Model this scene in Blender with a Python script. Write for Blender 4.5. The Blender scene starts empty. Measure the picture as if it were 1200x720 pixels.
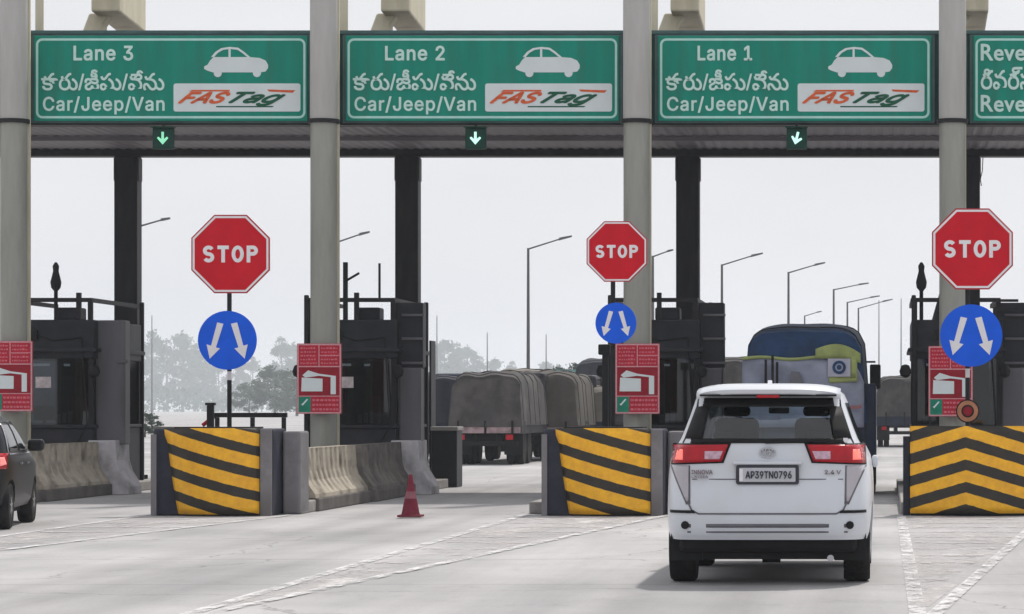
import bpy, bmesh, math, random
from mathutils import Vector, Matrix
random.seed(7)
R = math.radians
sc = bpy.context.scene
COL = sc.collection

# ---------------------------------------------------------------- camera, sky, sun, exposure
CAM_Z = 1.54
cam = bpy.data.cameras.new('camera')
cam_o = bpy.data.objects.new('camera', cam); COL.objects.link(cam_o)
cam_o.location = (0, 0, CAM_Z); cam_o.rotation_euler = (R(90), 0, 0)
cam.lens = 108.0; cam.sensor_width = 36.0
cam.shift_x = -0.3625; cam.shift_y = 0.1
cam.clip_end = 6000; cam.clip_start = 0.1
sc.camera = cam_o
SUN_EL, SUN_AZ = 60, 24           # azimuth from +Y towards +X
world = bpy.data.worlds.new("World"); sc.world = world; world.use_nodes = True
wn = world.node_tree; bg = wn.nodes['Background']
sky = wn.nodes.new('ShaderNodeTexSky'); sky.sky_type = 'NISHITA'; sky.sun_disc = False
sky.sun_elevation = R(SUN_EL); sky.sun_rotation = R(SUN_AZ); sky.dust_density = 6; sky.air_density = 1.5
wmix = wn.nodes.new('ShaderNodeMixRGB'); wmix.inputs[0].default_value = 0.86
wmix.inputs[2].default_value = (9.0, 9.1, 9.55, 1)     # thin white overcast over the blue
wtc = wn.nodes.new('ShaderNodeTexCoord'); wnz = wn.nodes.new('ShaderNodeTexNoise'); wnz.inputs['Scale'].default_value = 5; wnz.inputs['Detail'].default_value = 5
wmp = wn.nodes.new('ShaderNodeMapping'); wmp.inputs['Scale'].default_value = (1, 1, 3); wn.links.new(wtc.outputs['Generated'], wmp.inputs[0]); wn.links.new(wmp.outputs[0], wnz.inputs['Vector'])
wcr = wn.nodes.new('ShaderNodeValToRGB'); wn.links.new(wnz.outputs[0], wcr.inputs[0])
wcr.color_ramp.elements[0].position = .3; wcr.color_ramp.elements[1].position = .7
wcr.color_ramp.elements[0].color = (.84, .855, .895, 1); wcr.color_ramp.elements[1].color = (.96, .96, 1, 1)
wsc = wn.nodes.new('ShaderNodeVectorMath'); wsc.operation = 'SCALE'; wsc.inputs[3].default_value = 10; wn.links.new(wcr.outputs[0], wsc.inputs[0]); wn.links.new(wsc.outputs[0], wmix.inputs[2])
wn.links.new(sky.outputs[0], wmix.inputs[1]); wn.links.new(wmix.outputs[0], bg.inputs[0])
bg.inputs[1].default_value = 0.1
sl = bpy.data.lights.new('sun', 'SUN'); sl.energy = 3.1; sl.angle = R(2.5); sl.color = (1, .96, .9)
so = bpy.data.objects.new('sun', sl); COL.objects.link(so); so.location = (20, 20, 60)
d = Vector((math.sin(R(SUN_AZ))*math.cos(R(SUN_EL)), math.cos(R(SUN_AZ))*math.cos(R(SUN_EL)), math.sin(R(SUN_EL))))
so.rotation_euler = d.to_track_quat('Z', 'Y').to_euler()
sc.view_settings.view_transform = 'Standard'; sc.view_settings.look = 'None'
sc.view_settings.exposure = 0.0; sc.view_settings.gamma = 1
sc.view_settings.use_curve_mapping = False
try:
    sc.cycles.volume_bounces = 1; sc.cycles.max_bounces = 8; sc.cycles.transparent_max_bounces = 16
    sc.cycles.use_denoising = True
except Exception: pass

# ---------------------------------------------------------------- materials
def _n(nt, t, **kw):
    n = nt.nodes.new(t)
    for k, v in kw.items(): setattr(n, k, v)
    return n
def mat(name, col, rough=0.6, metal=0.0, var=0.15, scale=3.0, bump=0.0, bscale=40, dirt=None, coat=0.0, spec=0.18, stretch=None):
    """surface with two scales of noise in its base colour, optional dirt blotches and bump"""
    m = bpy.data.materials.new(name); m.use_nodes = True
    nt = m.node_tree; L = nt.links; b = nt.nodes['Principled BSDF']
    b.inputs['Roughness'].default_value = rough; b.inputs['Metallic'].default_value = metal
    b.inputs['Specular IOR Level'].default_value = spec
    if coat: b.inputs['Coat Weight'].default_value = coat; b.inputs['Coat Roughness'].default_value = 0.05
    tc = _n(nt, 'ShaderNodeTexCoord'); mp = _n(nt, 'ShaderNodeMapping'); L.new(tc.outputs['Object'], mp.inputs[0])
    if stretch: mp.inputs['Scale'].default_value = stretch
    nz = _n(nt, 'ShaderNodeTexNoise'); nz.inputs['Scale'].default_value = scale; nz.inputs['Detail'].default_value = 8; nz.inputs['Roughness'].default_value = .65
    L.new(mp.outputs[0], nz.inputs['Vector'])
    cr = _n(nt, 'ShaderNodeValToRGB'); L.new(nz.outputs[0], cr.inputs[0])
    lo = [max(0, c*(1-var)) for c in col]; hi = [min(1, c*(1+var)) for c in col]
    cr.color_ramp.elements[0].position = .3; cr.color_ramp.elements[1].position = .7
    cr.color_ramp.elements[0].color = (*lo, 1); cr.color_ramp.elements[1].color = (*hi, 1)
    out = cr.outputs[0]
    if dirt:
        dcol, amt, ds = dirt
        n2 = _n(nt, 'ShaderNodeTexNoise'); n2.inputs['Scale'].default_value = ds; n2.inputs['Detail'].default_value = 6
        L.new(mp.outputs[0], n2.inputs['Vector'])
        r2 = _n(nt, 'ShaderNodeMapRange'); r2.inputs[1].default_value = .48; r2.inputs[2].default_value = .72
        r2.inputs[4].default_value = amt; L.new(n2.outputs[0], r2.inputs[0])
        mx = _n(nt, 'ShaderNodeMixRGB'); L.new(r2.outputs[0], mx.inputs[0]); L.new(out, mx.inputs[1]); mx.inputs[2].default_value = (*dcol, 1)
        out = mx.outputs[0]
    L.new(out, b.inputs['Base Color'])
    if bump:
        n3 = _n(nt, 'ShaderNodeTexNoise'); n3.inputs['Scale'].default_value = bscale; n3.inputs['Detail'].default_value = 5
        L.new(tc.outputs['Object'], n3.inputs['Vector'])
        bp = _n(nt, 'ShaderNodeBump'); bp.inputs['Strength'].default_value = bump; bp.inputs['Distance'].default_value = .02
        L.new(n3.outputs[0], bp.inputs['Height']); L.new(bp.outputs[0], b.inputs['Normal'])
    return m
def emit(name, col, s):
    m = mat(name, col, .4); b = m.node_tree.nodes['Principled BSDF']
    b.inputs['Emission Color'].default_value = (*col, 1); b.inputs['Emission Strength'].default_value = s
    return m
def glass(name, tint, fac, rough=.03):
    """tinted pane: part mirror, part see-through"""
    m = bpy.data.materials.new(name); m.use_nodes = True; nt = m.node_tree; L = nt.links
    nt.nodes.remove(nt.nodes['Principled BSDF'])
    o = nt.nodes['Material Output']
    t = _n(nt, 'ShaderNodeBsdfTransparent'); t.inputs[0].default_value = (*tint, 1)
    g = _n(nt, 'ShaderNodeBsdfGlossy'); g.inputs['Roughness'].default_value = rough
    nz = _n(nt, 'ShaderNodeTexNoise'); nz.inputs['Scale'].default_value = 2.5
    tc = _n(nt, 'ShaderNodeTexCoord'); L.new(tc.outputs['Object'], nz.inputs['Vector'])
    mr = _n(nt, 'ShaderNodeMapRange'); mr.inputs[3].default_value = fac*.85; mr.inputs[4].default_value = fac*1.15
    L.new(nz.outputs[0], mr.inputs[0])
    mx = _n(nt, 'ShaderNodeMixShader'); L.new(mr.outputs[0], mx.inputs[0])
    L.new(t.outputs[0], mx.inputs[1]); L.new(g.outputs[0], mx.inputs[2]); L.new(mx.outputs[0], o.inputs[0])
    return m
def stripes(name, slope, chevron, period=.325, duty=.54, off=0.0, curve=0.0):
    """worn yellow bands on black; v = z + slope*x (or |x|), in the object's own metres"""
    m = bpy.data.materials.new(name); m.use_nodes = True; nt = m.node_tree; L = nt.links; b = nt.nodes['Principled BSDF']
    b.inputs['Roughness'].default_value = .55
    tc = _n(nt, 'ShaderNodeTexCoord'); sp = _n(nt, 'ShaderNodeSeparateXYZ'); L.new(tc.outputs['Object'], sp.inputs[0])
    def M(op, a, c=None):
        n = _n(nt, 'ShaderNodeMath', operation=op)
        for i, v in enumerate((a, c)):
            if v is None: continue
            if isinstance(v, (int, float)): n.inputs[i].default_value = v
            else: L.new(v, n.inputs[i])
        return n.outputs[0]
    x = sp.outputs[0]
    if chevron: x = M('ABSOLUTE', x)
    v = M('ADD', sp.outputs[2], M('MULTIPLY', x, slope))
    if curve: v = M('ADD', v, M('MULTIPLY', M('MULTIPLY', sp.outputs[0], sp.outputs[0]), curve))
    nz = _n(nt, 'ShaderNodeTexNoise'); nz.inputs['Scale'].default_value = 9; nz.inputs['Detail'].default_value = 7
    L.new(tc.outputs['Object'], nz.inputs['Vector'])
    v = M('ADD', M('ADD', v, off), M('MULTIPLY', M('SUBTRACT', nz.outputs[0], .5), .022))
    f = M('FRACT', M('DIVIDE', v, period))
    k = M('LESS_THAN', f, duty)
    n2 = _n(nt, 'ShaderNodeTexNoise'); n2.inputs['Scale'].default_value = 4.5; n2.inputs['Detail'].default_value = 9; n2.inputs['Roughness'].default_value = .75
    L.new(tc.outputs['Object'], n2.inputs['Vector'])
    cy = _n(nt, 'ShaderNodeValToRGB'); L.new(n2.outputs[0], cy.inputs[0])
    e = cy.color_ramp.elements; e[0].position = .3; e[0].color = (.70, .31, .012, 1); e[1].position = .62; e[1].color = (.95, .50, .010, 1)
    ck = _n(nt, 'ShaderNodeValToRGB'); L.new(n2.outputs[0], ck.inputs[0])
    e = ck.color_ramp.elements; e[0].position = .35; e[0].color = (.008, .007, .006, 1); e[1].position = .75; e[1].color = (.035, .025, .012, 1)
    mx = _n(nt, 'ShaderNodeMixRGB'); L.new(k, mx.inputs[0]); L.new(ck.outputs[0], mx.inputs[1]); L.new(cy.outputs[0], mx.inputs[2])
    L.new(mx.outputs[0], b.inputs['Base Color'])
    return m

M_ = {
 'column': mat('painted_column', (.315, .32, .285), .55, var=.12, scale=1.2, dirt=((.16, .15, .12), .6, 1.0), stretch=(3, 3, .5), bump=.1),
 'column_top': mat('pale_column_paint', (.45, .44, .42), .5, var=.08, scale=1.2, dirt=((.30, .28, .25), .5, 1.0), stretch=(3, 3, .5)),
 'cream': mat('cream_paint', (.66, .61, .47), .6, var=.1, scale=1.5, dirt=((.38, .32, .2), .6, 1.2), stretch=(2, 2, .6)),
 'dark_steel': mat('dark_steel', (.014, .014, .017), .55, var=.35, scale=2, dirt=((.04, .038, .035), .5, 2.5), stretch=(2, 2, .5)),
 'booth_dark': mat('booth_cladding', (.020, .022, .028), .5, var=.3, scale=2.5, dirt=((.05, .045, .05), .6, 1.3)),
 'booth_pan': mat('booth_panel', (.024, .025, .032), .55, var=.25, scale=3, dirt=((.05, .046, .05), .5, 1.5)),
 'grey_guard': mat('grey_guard_paint', (.13, .125, .14), .5, var=.2, scale=1.5, dirt=((.06, .06, .06), .7, 1.5), stretch=(2, 2, .5)),
 'soffit': mat('corrugated_sheet', (.165, .15, .165), .5, var=.15, scale=.8, dirt=((.10, .08, .08), .5, .7), stretch=(1, .4, 1)),
 'fascia': mat('fascia_sheet', (.018, .06, .062), .5, var=.25, scale=1.2),
 'sign_green': mat('sign_green', (.0, .235, .165), .35, var=.14, scale=1.1, dirt=((.02, .17, .125), .6, 1.5), stretch=(3, 3, .4)),
 'sign_edge': mat('sign_frame', (.07, .13, .13), .5, var=.2),
 'reflect': mat('reflective_white', (.45, .72, .66), .4, var=.08, scale=4),
 'letter': mat('lettering_white', (.56, .76, .70), .4, var=.08, scale=4),
 'panelwhite': mat('panel_white', (.66, .72, .72), .4, var=.05, scale=2),
 'white': mat('white_sheeting', (.78, .76, .78), .4, var=.05, scale=4),
 'orange': mat('orange_print', (.62, .11, .035), .5, var=.25, scale=8),
 'darkgreen': mat('green_print', (.012, .10, .055), .5, var=.3, scale=8),
 'stop_red': mat('sign_red', (.56, .003, .016), .4, var=.12, scale=2.5),
 'stop_edge': mat('sign_red_edge', (.42, .03, .04), .4, var=.1),
 'sign_blue': mat('sign_blue', (.002, .105, .72), .35, var=.12, scale=2),
 'notice_red': mat('notice_red', (.46, .018, .04), .45, var=.22, scale=6),
 'notice_dk': mat('notice_dark_red', (.28, .008, .02), .45, var=.22, scale=6),
 'notice_ln': mat('notice_line', (.60, .30, .33), .5, var=.2, scale=20),
 'notice_tx': mat('notice_print', (.60, .14, .18), .5, var=.3, scale=25),
 'notice_gn': mat('notice_green', (.01, .22, .14), .5, var=.2, scale=9),
 'pole': mat('sign_pole_black', (.012, .012, .014), .5, var=.3),
 'pole_w': mat('sign_pole_white', (.62, .60, .60), .5, var=.1),
 'blue_steel': mat('weathered_steel_plate', (.028, .031, .048), .55, var=.3, scale=2, dirt=((.07, .06, .07), .5, 2)),
 'grey_block': mat('grey_concrete_block', (.21, .20, .21), .75, var=.2, scale=4, bump=.3, dirt=((.1, .09, .09), .6, 2)),
 'concrete': mat('island_concrete', (.33, .315, .30), .8, var=.15, scale=3, bump=.3, dirt=((.12, .11, .105), .8, 1.2)),
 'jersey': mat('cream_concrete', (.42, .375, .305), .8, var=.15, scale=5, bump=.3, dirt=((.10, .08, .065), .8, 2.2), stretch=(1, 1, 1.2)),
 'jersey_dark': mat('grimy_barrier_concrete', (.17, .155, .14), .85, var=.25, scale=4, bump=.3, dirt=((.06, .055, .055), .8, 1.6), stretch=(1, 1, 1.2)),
 'jersey_base': mat('dirty_kerb_concrete', (.14, .128, .12), .85, var=.25, scale=4, bump=.3, dirt=((.05, .05, .05), .7, 2)),
 'footing': mat('footing_concrete', (.52, .50, .52), .8, var=.15, scale=4, bump=.3, dirt=((.16, .15, .15), .7, 3)),
 'wpaint': mat('white_car_paint', (.62, .645, .69), .3, var=.025, scale=1.5, coat=.35, dirt=((.58, .57, .58), .5, 2)),
 'bpaint': mat('black_car_paint', (.006, .007, .009), .35, var=.2, coat=.0, spec=.25),
 'far_paint': mat('dusty_black_car_paint', (.008, .009, .014), .5, var=.3, spec=.08),
 'gpaint': mat('grey_car_paint', (.02, .024, .034), .35, var=.15, coat=.15),
 'trim': mat('black_plastic', (.010, .010, .011), .6, var=.3, scale=6),
 'groove': mat('groove_grey', (.14, .14, .16), .6, var=.2),
 'interior': mat('cabin_lining', (.16, .165, .175), .8, var=.2),
 'seat': mat('seat_cloth', (.012, .014, .018), .85, var=.2),
 'rubber': mat('tyre_rubber', (.011, .011, .012), .8, var=.3, scale=10, bump=.4, dirt=((.04, .037, .033), .5, 4)),
 'rim': mat('alloy', (.38, .38, .40), .35, .7, var=.1),
 'lamp_red': mat('red_lens', (.40, .004, .014), .2, var=.2, scale=12, spec=.35),
 'lamp_clear': mat('clear_lens', (.55, .36, .44), .2, var=.3, scale=25),
 'lamp_on': emit('lit_lens', (.95, .20, .16), .55),
 'lamp_on2': emit('lit_brake_lens', (1.0, .30, .28), .3),
 'chrome': mat('chrome', (.42, .42, .45), .2, .9, var=.1),
 'badge': mat('badge_grey', (.25, .20, .22), .3, .3, var=.1),
 'plate': mat('plate_face', (.50, .50, .54), .5, var=.06, scale=10),
 'plate_fr': mat('plate_frame', (.045, .048, .06), .5, var=.1),
 'reflector': mat('side_reflector', (.40, .37, .40), .2, var=.1, coat=1),
 'glass_dark': glass('tinted_glass', (.30, .33, .34), .10),
 'glass_car': glass('rear_window_glass', (.66, .76, .80), .09),
 'glass_booth': glass('booth_glass', (.36, .39, .42), .05),
 'glass_clear': glass('windscreen_glass', (.90, .95, .96), .06),
 'tarp_blue': mat('blue_tarpaulin', (.016, .050, .125), .55, var=.35, scale=2.5, bump=.5, bscale=5, dirt=((.02, .025, .05), .6, 1.5)),
 'cloth_grey': mat('grey_sheet', (.27, .29, .37), .7, var=.15, scale=2.5, bump=.6, bscale=5, dirt=((.14, .15, .19), .6, 2)),
 'cloth_pale': mat('pale_lilac_cloth', (.42, .42, .50), .7, var=.15, scale=4),
 'cloth_yel': mat('yellow_green_cloth', (.31, .36, .13), .7, var=.25, scale=3, bump=.5, bscale=6),
 'tarp_grey': mat('grey_tarpaulin', (.065, .060, .060), .8, var=.35, scale=2, bump=.8, bscale=5, dirt=((.13, .12, .11), .6, 1)),
 'tarp_brown': mat('brown_tarpaulin', (.085, .077, .068), .8, var=.3, scale=2, bump=.5, bscale=5, dirt=((.07, .06, .06), .6, 1)),
 'tarp_tan': mat('tan_tarpaulin', (.17, .155, .135), .8, var=.25, scale=2, bump=.5, bscale=5),
 'tarp_dark': mat('charcoal_tarpaulin', (.035, .038, .05), .8, var=.3, scale=2, bump=.5, bscale=5),
 'truck_blue': mat('dark_blue_truck_paint', (.012, .02, .045), .45, var=.3, scale=2, dirt=((.04, .04, .04), .5, 2)),
 'truck_grey': mat('grey_truck_paint', (.022, .022, .028), .55, var=.4, scale=2, dirt=((.08, .07, .065), .6, 2)),
 'truck_red': mat('faded_red_board', (.30, .13, .13), .6, var=.35, scale=4, dirt=((.30, .28, .30), .8, 3)),
 'wood_rail': mat('faded_pink_board', (.36, .26, .27), .6, var=.35, scale=5, dirt=((.12, .10, .11), .7, 3)),
 'far_pole': mat('pale_galvanised_pole', (.30, .30, .31), .5, var=.1),
 'lamp_pole': mat('galvanised_pole', (.10, .10, .105), .5, .2, var=.15),
 'leaf': mat('foliage', (.045, .088, .050), .7, var=.5, scale=.5),
 'leaf2': mat('dark_foliage', (.040, .075, .045), .7, var=.5, scale=1.2),
 'bark': mat('bark', (.09, .075, .06), .9, var=.3, scale=4),
 'cone': mat('faded_cone_plastic', (.16, .011, .028), .55, var=.25, scale=6, dirt=((.10, .03, .04), .6, 8)),
 'cone_w': mat('cone_collar', (.24, .09, .11), .5, var=.2, scale=12),
 'housing': mat('signal_housing', (.004, .045, .03), .5, var=.2),
 'led': emit('green_arrow_leds', (.55, .95, .80), .75),
 'led_dim': emit('green_arrow_dim_leds', (.30, .82, .52), .45),
 'tube': emit('tube_light_glass', (.75, .80, .78), .6),
 'paper': mat('papers', (.55, .48, .48), .7, var=.3, scale=12),
 'skin': mat('skin', (.16, .085, .055), .6, var=.1),
 'shirt': mat('shirt_cloth', (.20, .19, .22), .8, var=.15),
 'hair': mat('hair', (.01, .009, .008), .6, var=.2),
 'shed': mat('shed_wall', (.42, .50, .48), .7, var=.1),
 'shed_roof': mat('shed_roof', (.10, .22, .21), .6, var=.1),
 'amber': mat('amber_ring', (.50, .22, .12), .4, var=.2, scale=10),
}
# ground: worn concrete with tyre lanes, joints and blotches
def ground_mat():
    m = bpy.data.materials.new('worn_concrete_road'); m.use_nodes = True; nt = m.node_tree; L = nt.links; b = nt.nodes['Principled BSDF']
    b.inputs['Roughness'].default_value = .85; b.inputs['Specular IOR Level'].default_value = .25
    tc = _n(nt, 'ShaderNodeTexCoord')
    def noise(scale, det, stretch=(1, 1, 1), ro=.6):
        mp = _n(nt, 'ShaderNodeMapping'); mp.inputs['Scale'].default_value = stretch; L.new(tc.outputs['Object'], mp.inputs[0])
        n = _n(nt, 'ShaderNodeTexNoise'); n.inputs['Scale'].default_value = scale; n.inputs['Detail'].default_value = det; n.inputs['Roughness'].default_value = ro
        L.new(mp.outputs[0], n.inputs['Vector']); return n.outputs[0]
    def ramp(v, p0, c0, p1, c1):
        r = _n(nt, 'ShaderNodeValToRGB'); L.new(v, r.inputs[0]); e = r.color_ramp.elements
        e[0].position = p0; e[0].color = (*c0, 1); e[1].position = p1; e[1].color = (*c1, 1); return r.outputs[0]
    def mult(a, c, f=1.0):
        x = _n(nt, 'ShaderNodeMixRGB', blend_type='MULTIPLY'); x.inputs[0].default_value = f
        L.new(a, x.inputs[1]); L.new(c, x.inputs[2]); return x.outputs[0]
    base = ramp(noise(.12, 6), .35, (.345, .338, .34), .65, (.525, .512, .51))
    streak = ramp(noise(.9, 5, (1, .05, 1)), .35, (.80, .80, .81), .62, (1, 1, 1))
    fine = ramp(noise(30, 8, ro=.8), .3, (.80, .80, .80), .7, (1.06, 1.06, 1.06))
    spots = ramp(noise(1.6, 9, (1, .6, 1), .75), .28, (.72, .71, .71), .46, (1, 1, 1))
    c = mult(mult(mult(base, streak), fine), spots, .7)
    spx = _n(nt, 'ShaderNodeSeparateXYZ'); L.new(tc.outputs['Object'], spx.inputs[0])
    def M(op, a, b_=None):
        n = _n(nt, 'ShaderNodeMath', operation=op)
        for i, v in enumerate((a, b_)):
            if v is None: continue
            if isinstance(v, (int, float)): n.inputs[i].default_value = v
            else: L.new(v, n.inputs[i])
        return n.outputs[0]
    wob = M('MULTIPLY', M('SUBTRACT', noise(.15, 3, (1, .25, 1)), .5), 1.2)
    lane = M('SUBTRACT', M('MULTIPLY', M('FRACT', M('DIVIDE', M('ADD', M('ADD', spx.outputs[0], 1.25+5.47*400), wob), 5.47)), 5.47), 2.735)   # 0 in the middle of a lane... 
    lane = M('ABSOLUTE', lane)
    tr = M('MULTIPLY', M('POWER', 2.718, M('MULTIPLY', M('POWER', M('DIVIDE', M('SUBTRACT', lane, 1.95), .30), 2), -1)), M('MAXIMUM', 0, M('MULTIPLY', noise(.5, 6, (1, .08, 1)), .55)))
    oil = M('MULTIPLY', M('POWER', 2.718, M('MULTIPLY', M('POWER', M('DIVIDE', M('SUBTRACT', lane, 2.735), .35), 2), -1)), M('MULTIPLY', noise(2.2, 8, (1, .12, 1), .7), .62))
    dk = M('ADD', tr, oil)
    t1 = _n(nt, 'ShaderNodeMixRGB'); L.new(dk, t1.inputs[0]); L.new(c, t1.inputs[1]); t1.inputs[2].default_value = (.16, .157, .155, 1); c = t1.outputs[0]
    vo = _n(nt, 'ShaderNodeTexVoronoi', feature='DISTANCE_TO_EDGE'); vo.inputs['Scale'].default_value = .22
    wv = _n(nt, 'ShaderNodeMixRGB', blend_type='ADD'); wv.inputs[0].default_value = 1; L.new(tc.outputs['Object'], wv.inputs[1]); 
    nn = _n(nt, 'ShaderNodeTexNoise'); nn.inputs['Scale'].default_value = 1.1; nn.inputs['Detail'].default_value = 6; L.new(tc.outputs['Object'], nn.inputs['Vector']); L.new(nn.outputs[1], wv.inputs[2])
    L.new(wv.outputs[0], vo.inputs['Vector'])
    ck = M('MULTIPLY', M('LESS_THAN', vo.outputs[0], .0035), .45)
    t2 = _n(nt, 'ShaderNodeMixRGB'); L.new(ck, t2.inputs[0]); L.new(c, t2.inputs[1]); t2.inputs[2].default_value = (.12, .115, .11, 1); c = t2.outputs[0]
    # saw-cut joints across the slabs
    sp = _n(nt, 'ShaderNodeSeparateXYZ'); L.new(tc.outputs['Object'], sp.inputs[0])
    a = _n(nt, 'ShaderNodeMath', operation='FRACT'); dv = _n(nt, 'ShaderNodeMath', operation='DIVIDE'); dv.inputs[1].default_value = 4.5
    L.new(sp.outputs[1], dv.inputs[0]); L.new(dv.outputs[0], a.inputs[0])
    lt = _n(nt, 'ShaderNodeMath', operation='LESS_THAN'); lt.inputs[1].default_value = .010; L.new(a.outputs[0], lt.inputs[0])
    mx = _n(nt, 'ShaderNodeMixRGB', blend_type='MULTIPLY'); L.new(lt.outputs[0], mx.inputs[0]); L.new(c, mx.inputs[1]); mx.inputs[2].default_value = (.72, .72, .72, 1)
    L.new(mx.outputs[0], b.inputs['Base Color'])
    bp = _n(nt, 'ShaderNodeBump'); bp.inputs['Strength'].default_value = .25; bp.inputs['Distance'].default_value = .01
    L.new(noise(60, 6), bp.inputs['Height']); L.new(bp.outputs[0], b.inputs['Normal'])
    return m
M_['ground'] = ground_mat()
def worn(name, col, wear=.5, scale=3.0):
    """road paint with worn holes showing the concrete through"""
    m = mat(name, col, .7, var=.12, scale=4); nt = m.node_tree; L = nt.links
    b = nt.nodes['Principled BSDF']; o = nt.nodes['Material Output']
    tc = _n(nt, 'ShaderNodeTexCoord'); nz = _n(nt, 'ShaderNodeTexNoise'); nz.inputs['Scale'].default_value = scale; nz.inputs['Detail'].default_value = 9; nz.inputs['Roughness'].default_value = .75
    mp = _n(nt, 'ShaderNodeMapping'); mp.inputs['Scale'].default_value = (1, .35, 1); L.new(tc.outputs['Object'], mp.inputs[0]); L.new(mp.outputs[0], nz.inputs['Vector'])
    mr = _n(nt, 'ShaderNodeMapRange'); mr.inputs[1].default_value = wear-.10; mr.inputs[2].default_value = wear+.10; L.new(nz.outputs[0], mr.inputs[0])
    t = _n(nt, 'ShaderNodeBsdfTransparent'); mx = _n(nt, 'ShaderNodeMixShader')
    L.new(mr.outputs[0], mx.inputs[0]); L.new(t.outputs[0], mx.inputs[1]); L.new(b.outputs[0], mx.inputs[2]); L.new(mx.outputs[0], o.inputs[0])
    return m
M_['line'] = worn('worn_white_line', (.62, .61, .61), .50, 5)
M_['hatch'] = worn('worn_hatch_paint', (.57, .53, .515), .56, 5)
M_['patch'] = worn('faded_hatch_ground', (.55, .525, .515), .56, .9)

# ---------------------------------------------------------------- mesh helpers
class MB:
    def __init__(s): s.v = []; s.f = []
    def add(s, vs, fs):
        o = len(s.v); s.v += [tuple(v) for v in vs]; s.f += [tuple(i+o for i in f) for f in fs]; return s
    def box(s, x0, x1, y0, y1, z0, z1):
        v = [(x0,y0,z0),(x1,y0,z0),(x1,y1,z0),(x0,y1,z0),(x0,y0,z1),(x1,y0,z1),(x1,y1,z1),(x0,y1,z1)]
        return s.add(v, [(3,2,1,0),(4,5,6,7),(0,1,5,4),(1,2,6,5),(2,3,7,6),(3,0,4,7)])
    def cyl(s, p0, p1, r0, r1=None, n=16, caps=True):
        r1 = r0 if r1 is None else r1
        p0, p1 = Vector(p0), Vector(p1); q = (p1-p0).to_track_quat('Z', 'Y')
        v = []
        for p, r in ((p0, r0), (p1, r1)):
            for i in range(n):
                a = 2*math.pi*i/n; v.append(p + q @ Vector((r*math.cos(a), r*math.sin(a), 0)))
        f = [(i, (i+1) % n, n+(i+1) % n, n+i) for i in range(n)]
        if caps: f += [tuple(reversed(range(n))), tuple(range(n, 2*n))]
        return s.add(v, f)
    def tube(s, pts, r, n=8):
        for a, b in zip(pts, pts[1:]): s.cyl(a, b, r, n=n)
        return s
    def prism(s, poly, y0, y1):
        """poly: counter-clockwise (x,z) seen from -Y; faces -Y at y0"""
        n = len(poly); v = [(x, y0, z) for x, z in poly] + [(x, y1, z) for x, z in poly]
        return s.add(v, [tuple(range(n)), tuple(range(2*n-1, n-1, -1))] + [((i+1) % n, i, n+i, n+(i+1) % n) for i in range(n)])
    def prism_x(s, poly, x0, x1):
        """poly of (y,z)"""
        n = len(poly); v = [(x0, y, z) for y, z in poly] + [(x1, y, z) for y, z in poly]
        return s.add(v, [tuple(range(n-1, -1, -1)), tuple(range(n, 2*n))] + [(i, (i+1) % n, n+(i+1) % n, n+i) for i in range(n)])
    def ring(s, outer, inner, y0, y1):
        n = len(outer)
        v = [(x, y0, z) for x, z in outer] + [(x, y0, z) for x, z in inner] + [(x, y1, z) for x, z in outer] + [(x, y1, z) for x, z in inner]
        f = []
        for i in range(n):
            j = (i+1) % n
            f += [(i, j, n+j, n+i), (2*n+j, 2*n+i, 3*n+i, 3*n+j), (j, i, 2*n+i, 2*n+j), (n+i, n+j, 3*n+j, 3*n+i)]
        return s.add(v, f)
    def lathe(s, prof, n=24, c=(0, 0)):
        v = []
        for r, z in prof:
            for i in range(n):
                a = 2*math.pi*i/n; v.append((c[0]+r*math.cos(a), c[1]+r*math.sin(a), z))
        f = []
        for k in range(len(prof)-1):
            for i in range(n):
                j = (i+1) % n; f.append((k*n+i, k*n+j, (k+1)*n+j, (k+1)*n+i))
        f += [tuple(reversed(range(n))), tuple(range((len(prof)-1)*n, len(prof)*n))]
        return s.add(v, f)
    def grid(s, fn, nu, nv):
        v = [fn(i/nu, j/nv) for j in range(nv+1) for i in range(nu+1)]
        f = [(j*(nu+1)+i, j*(nu+1)+i+1, (j+1)*(nu+1)+i+1, (j+1)*(nu+1)+i) for j in range(nv) for i in range(nu)]
        return s.add(v, f)
    def build(s, name, m, parent=None, smooth=False, bevel=0, solid=0, loc=None, angle=40):
        me = bpy.data.meshes.new(name); me.from_pydata(s.v, [], s.f); me.update()
        me.materials.append(M_[m] if isinstance(m, str) else m)
        if smooth:
            for p in me.polygons: p.use_smooth = True
            me.set_sharp_from_angle(angle=R(angle))
        o = bpy.data.objects.new(name, me); COL.objects.link(o)
        if parent: o.parent = parent
        if loc: o.location = loc
        if solid:
            md = o.modifiers.new('solid', 'SOLIDIFY'); md.thickness = solid; md.offset = 0
        if bevel:
            md = o.modifiers.new('bev', 'BEVEL'); md.width = bevel; md.segments = 2; md.limit_method = 'ANGLE'; md.angle_limit = R(40)
        return o
def tag(o, label=None, cat=None, group=None, kind=None):
    if label: o['label'] = label
    if cat: o['category'] = cat
    if group: o['group'] = group
    if kind: o['kind'] = kind
    return o
def thing(name, label, cat, loc=(0, 0, 0), rz=0, group=None):
    o = bpy.data.objects.new(name, None); COL.objects.link(o); o.location = loc; o.rotation_euler = (0, 0, rz)
    o.empty_display_size = .2
    return tag(o, label, cat, group)
def copy_tree(o, parent=None):
    c = o.copy(); COL.objects.link(c); c.parent = parent
    for ch in [x for x in COL.objects if x.parent == o]: copy_tree(ch, c)
    return c
try:
    import os
    _fp = os.path.join(bpy.utils.system_resource('DATAFILES', path='fonts'), 'Inter.woff2')
    INTER = bpy.data.fonts.load(_fp) if os.path.exists(_fp) else None
except Exception: INTER = None
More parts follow.
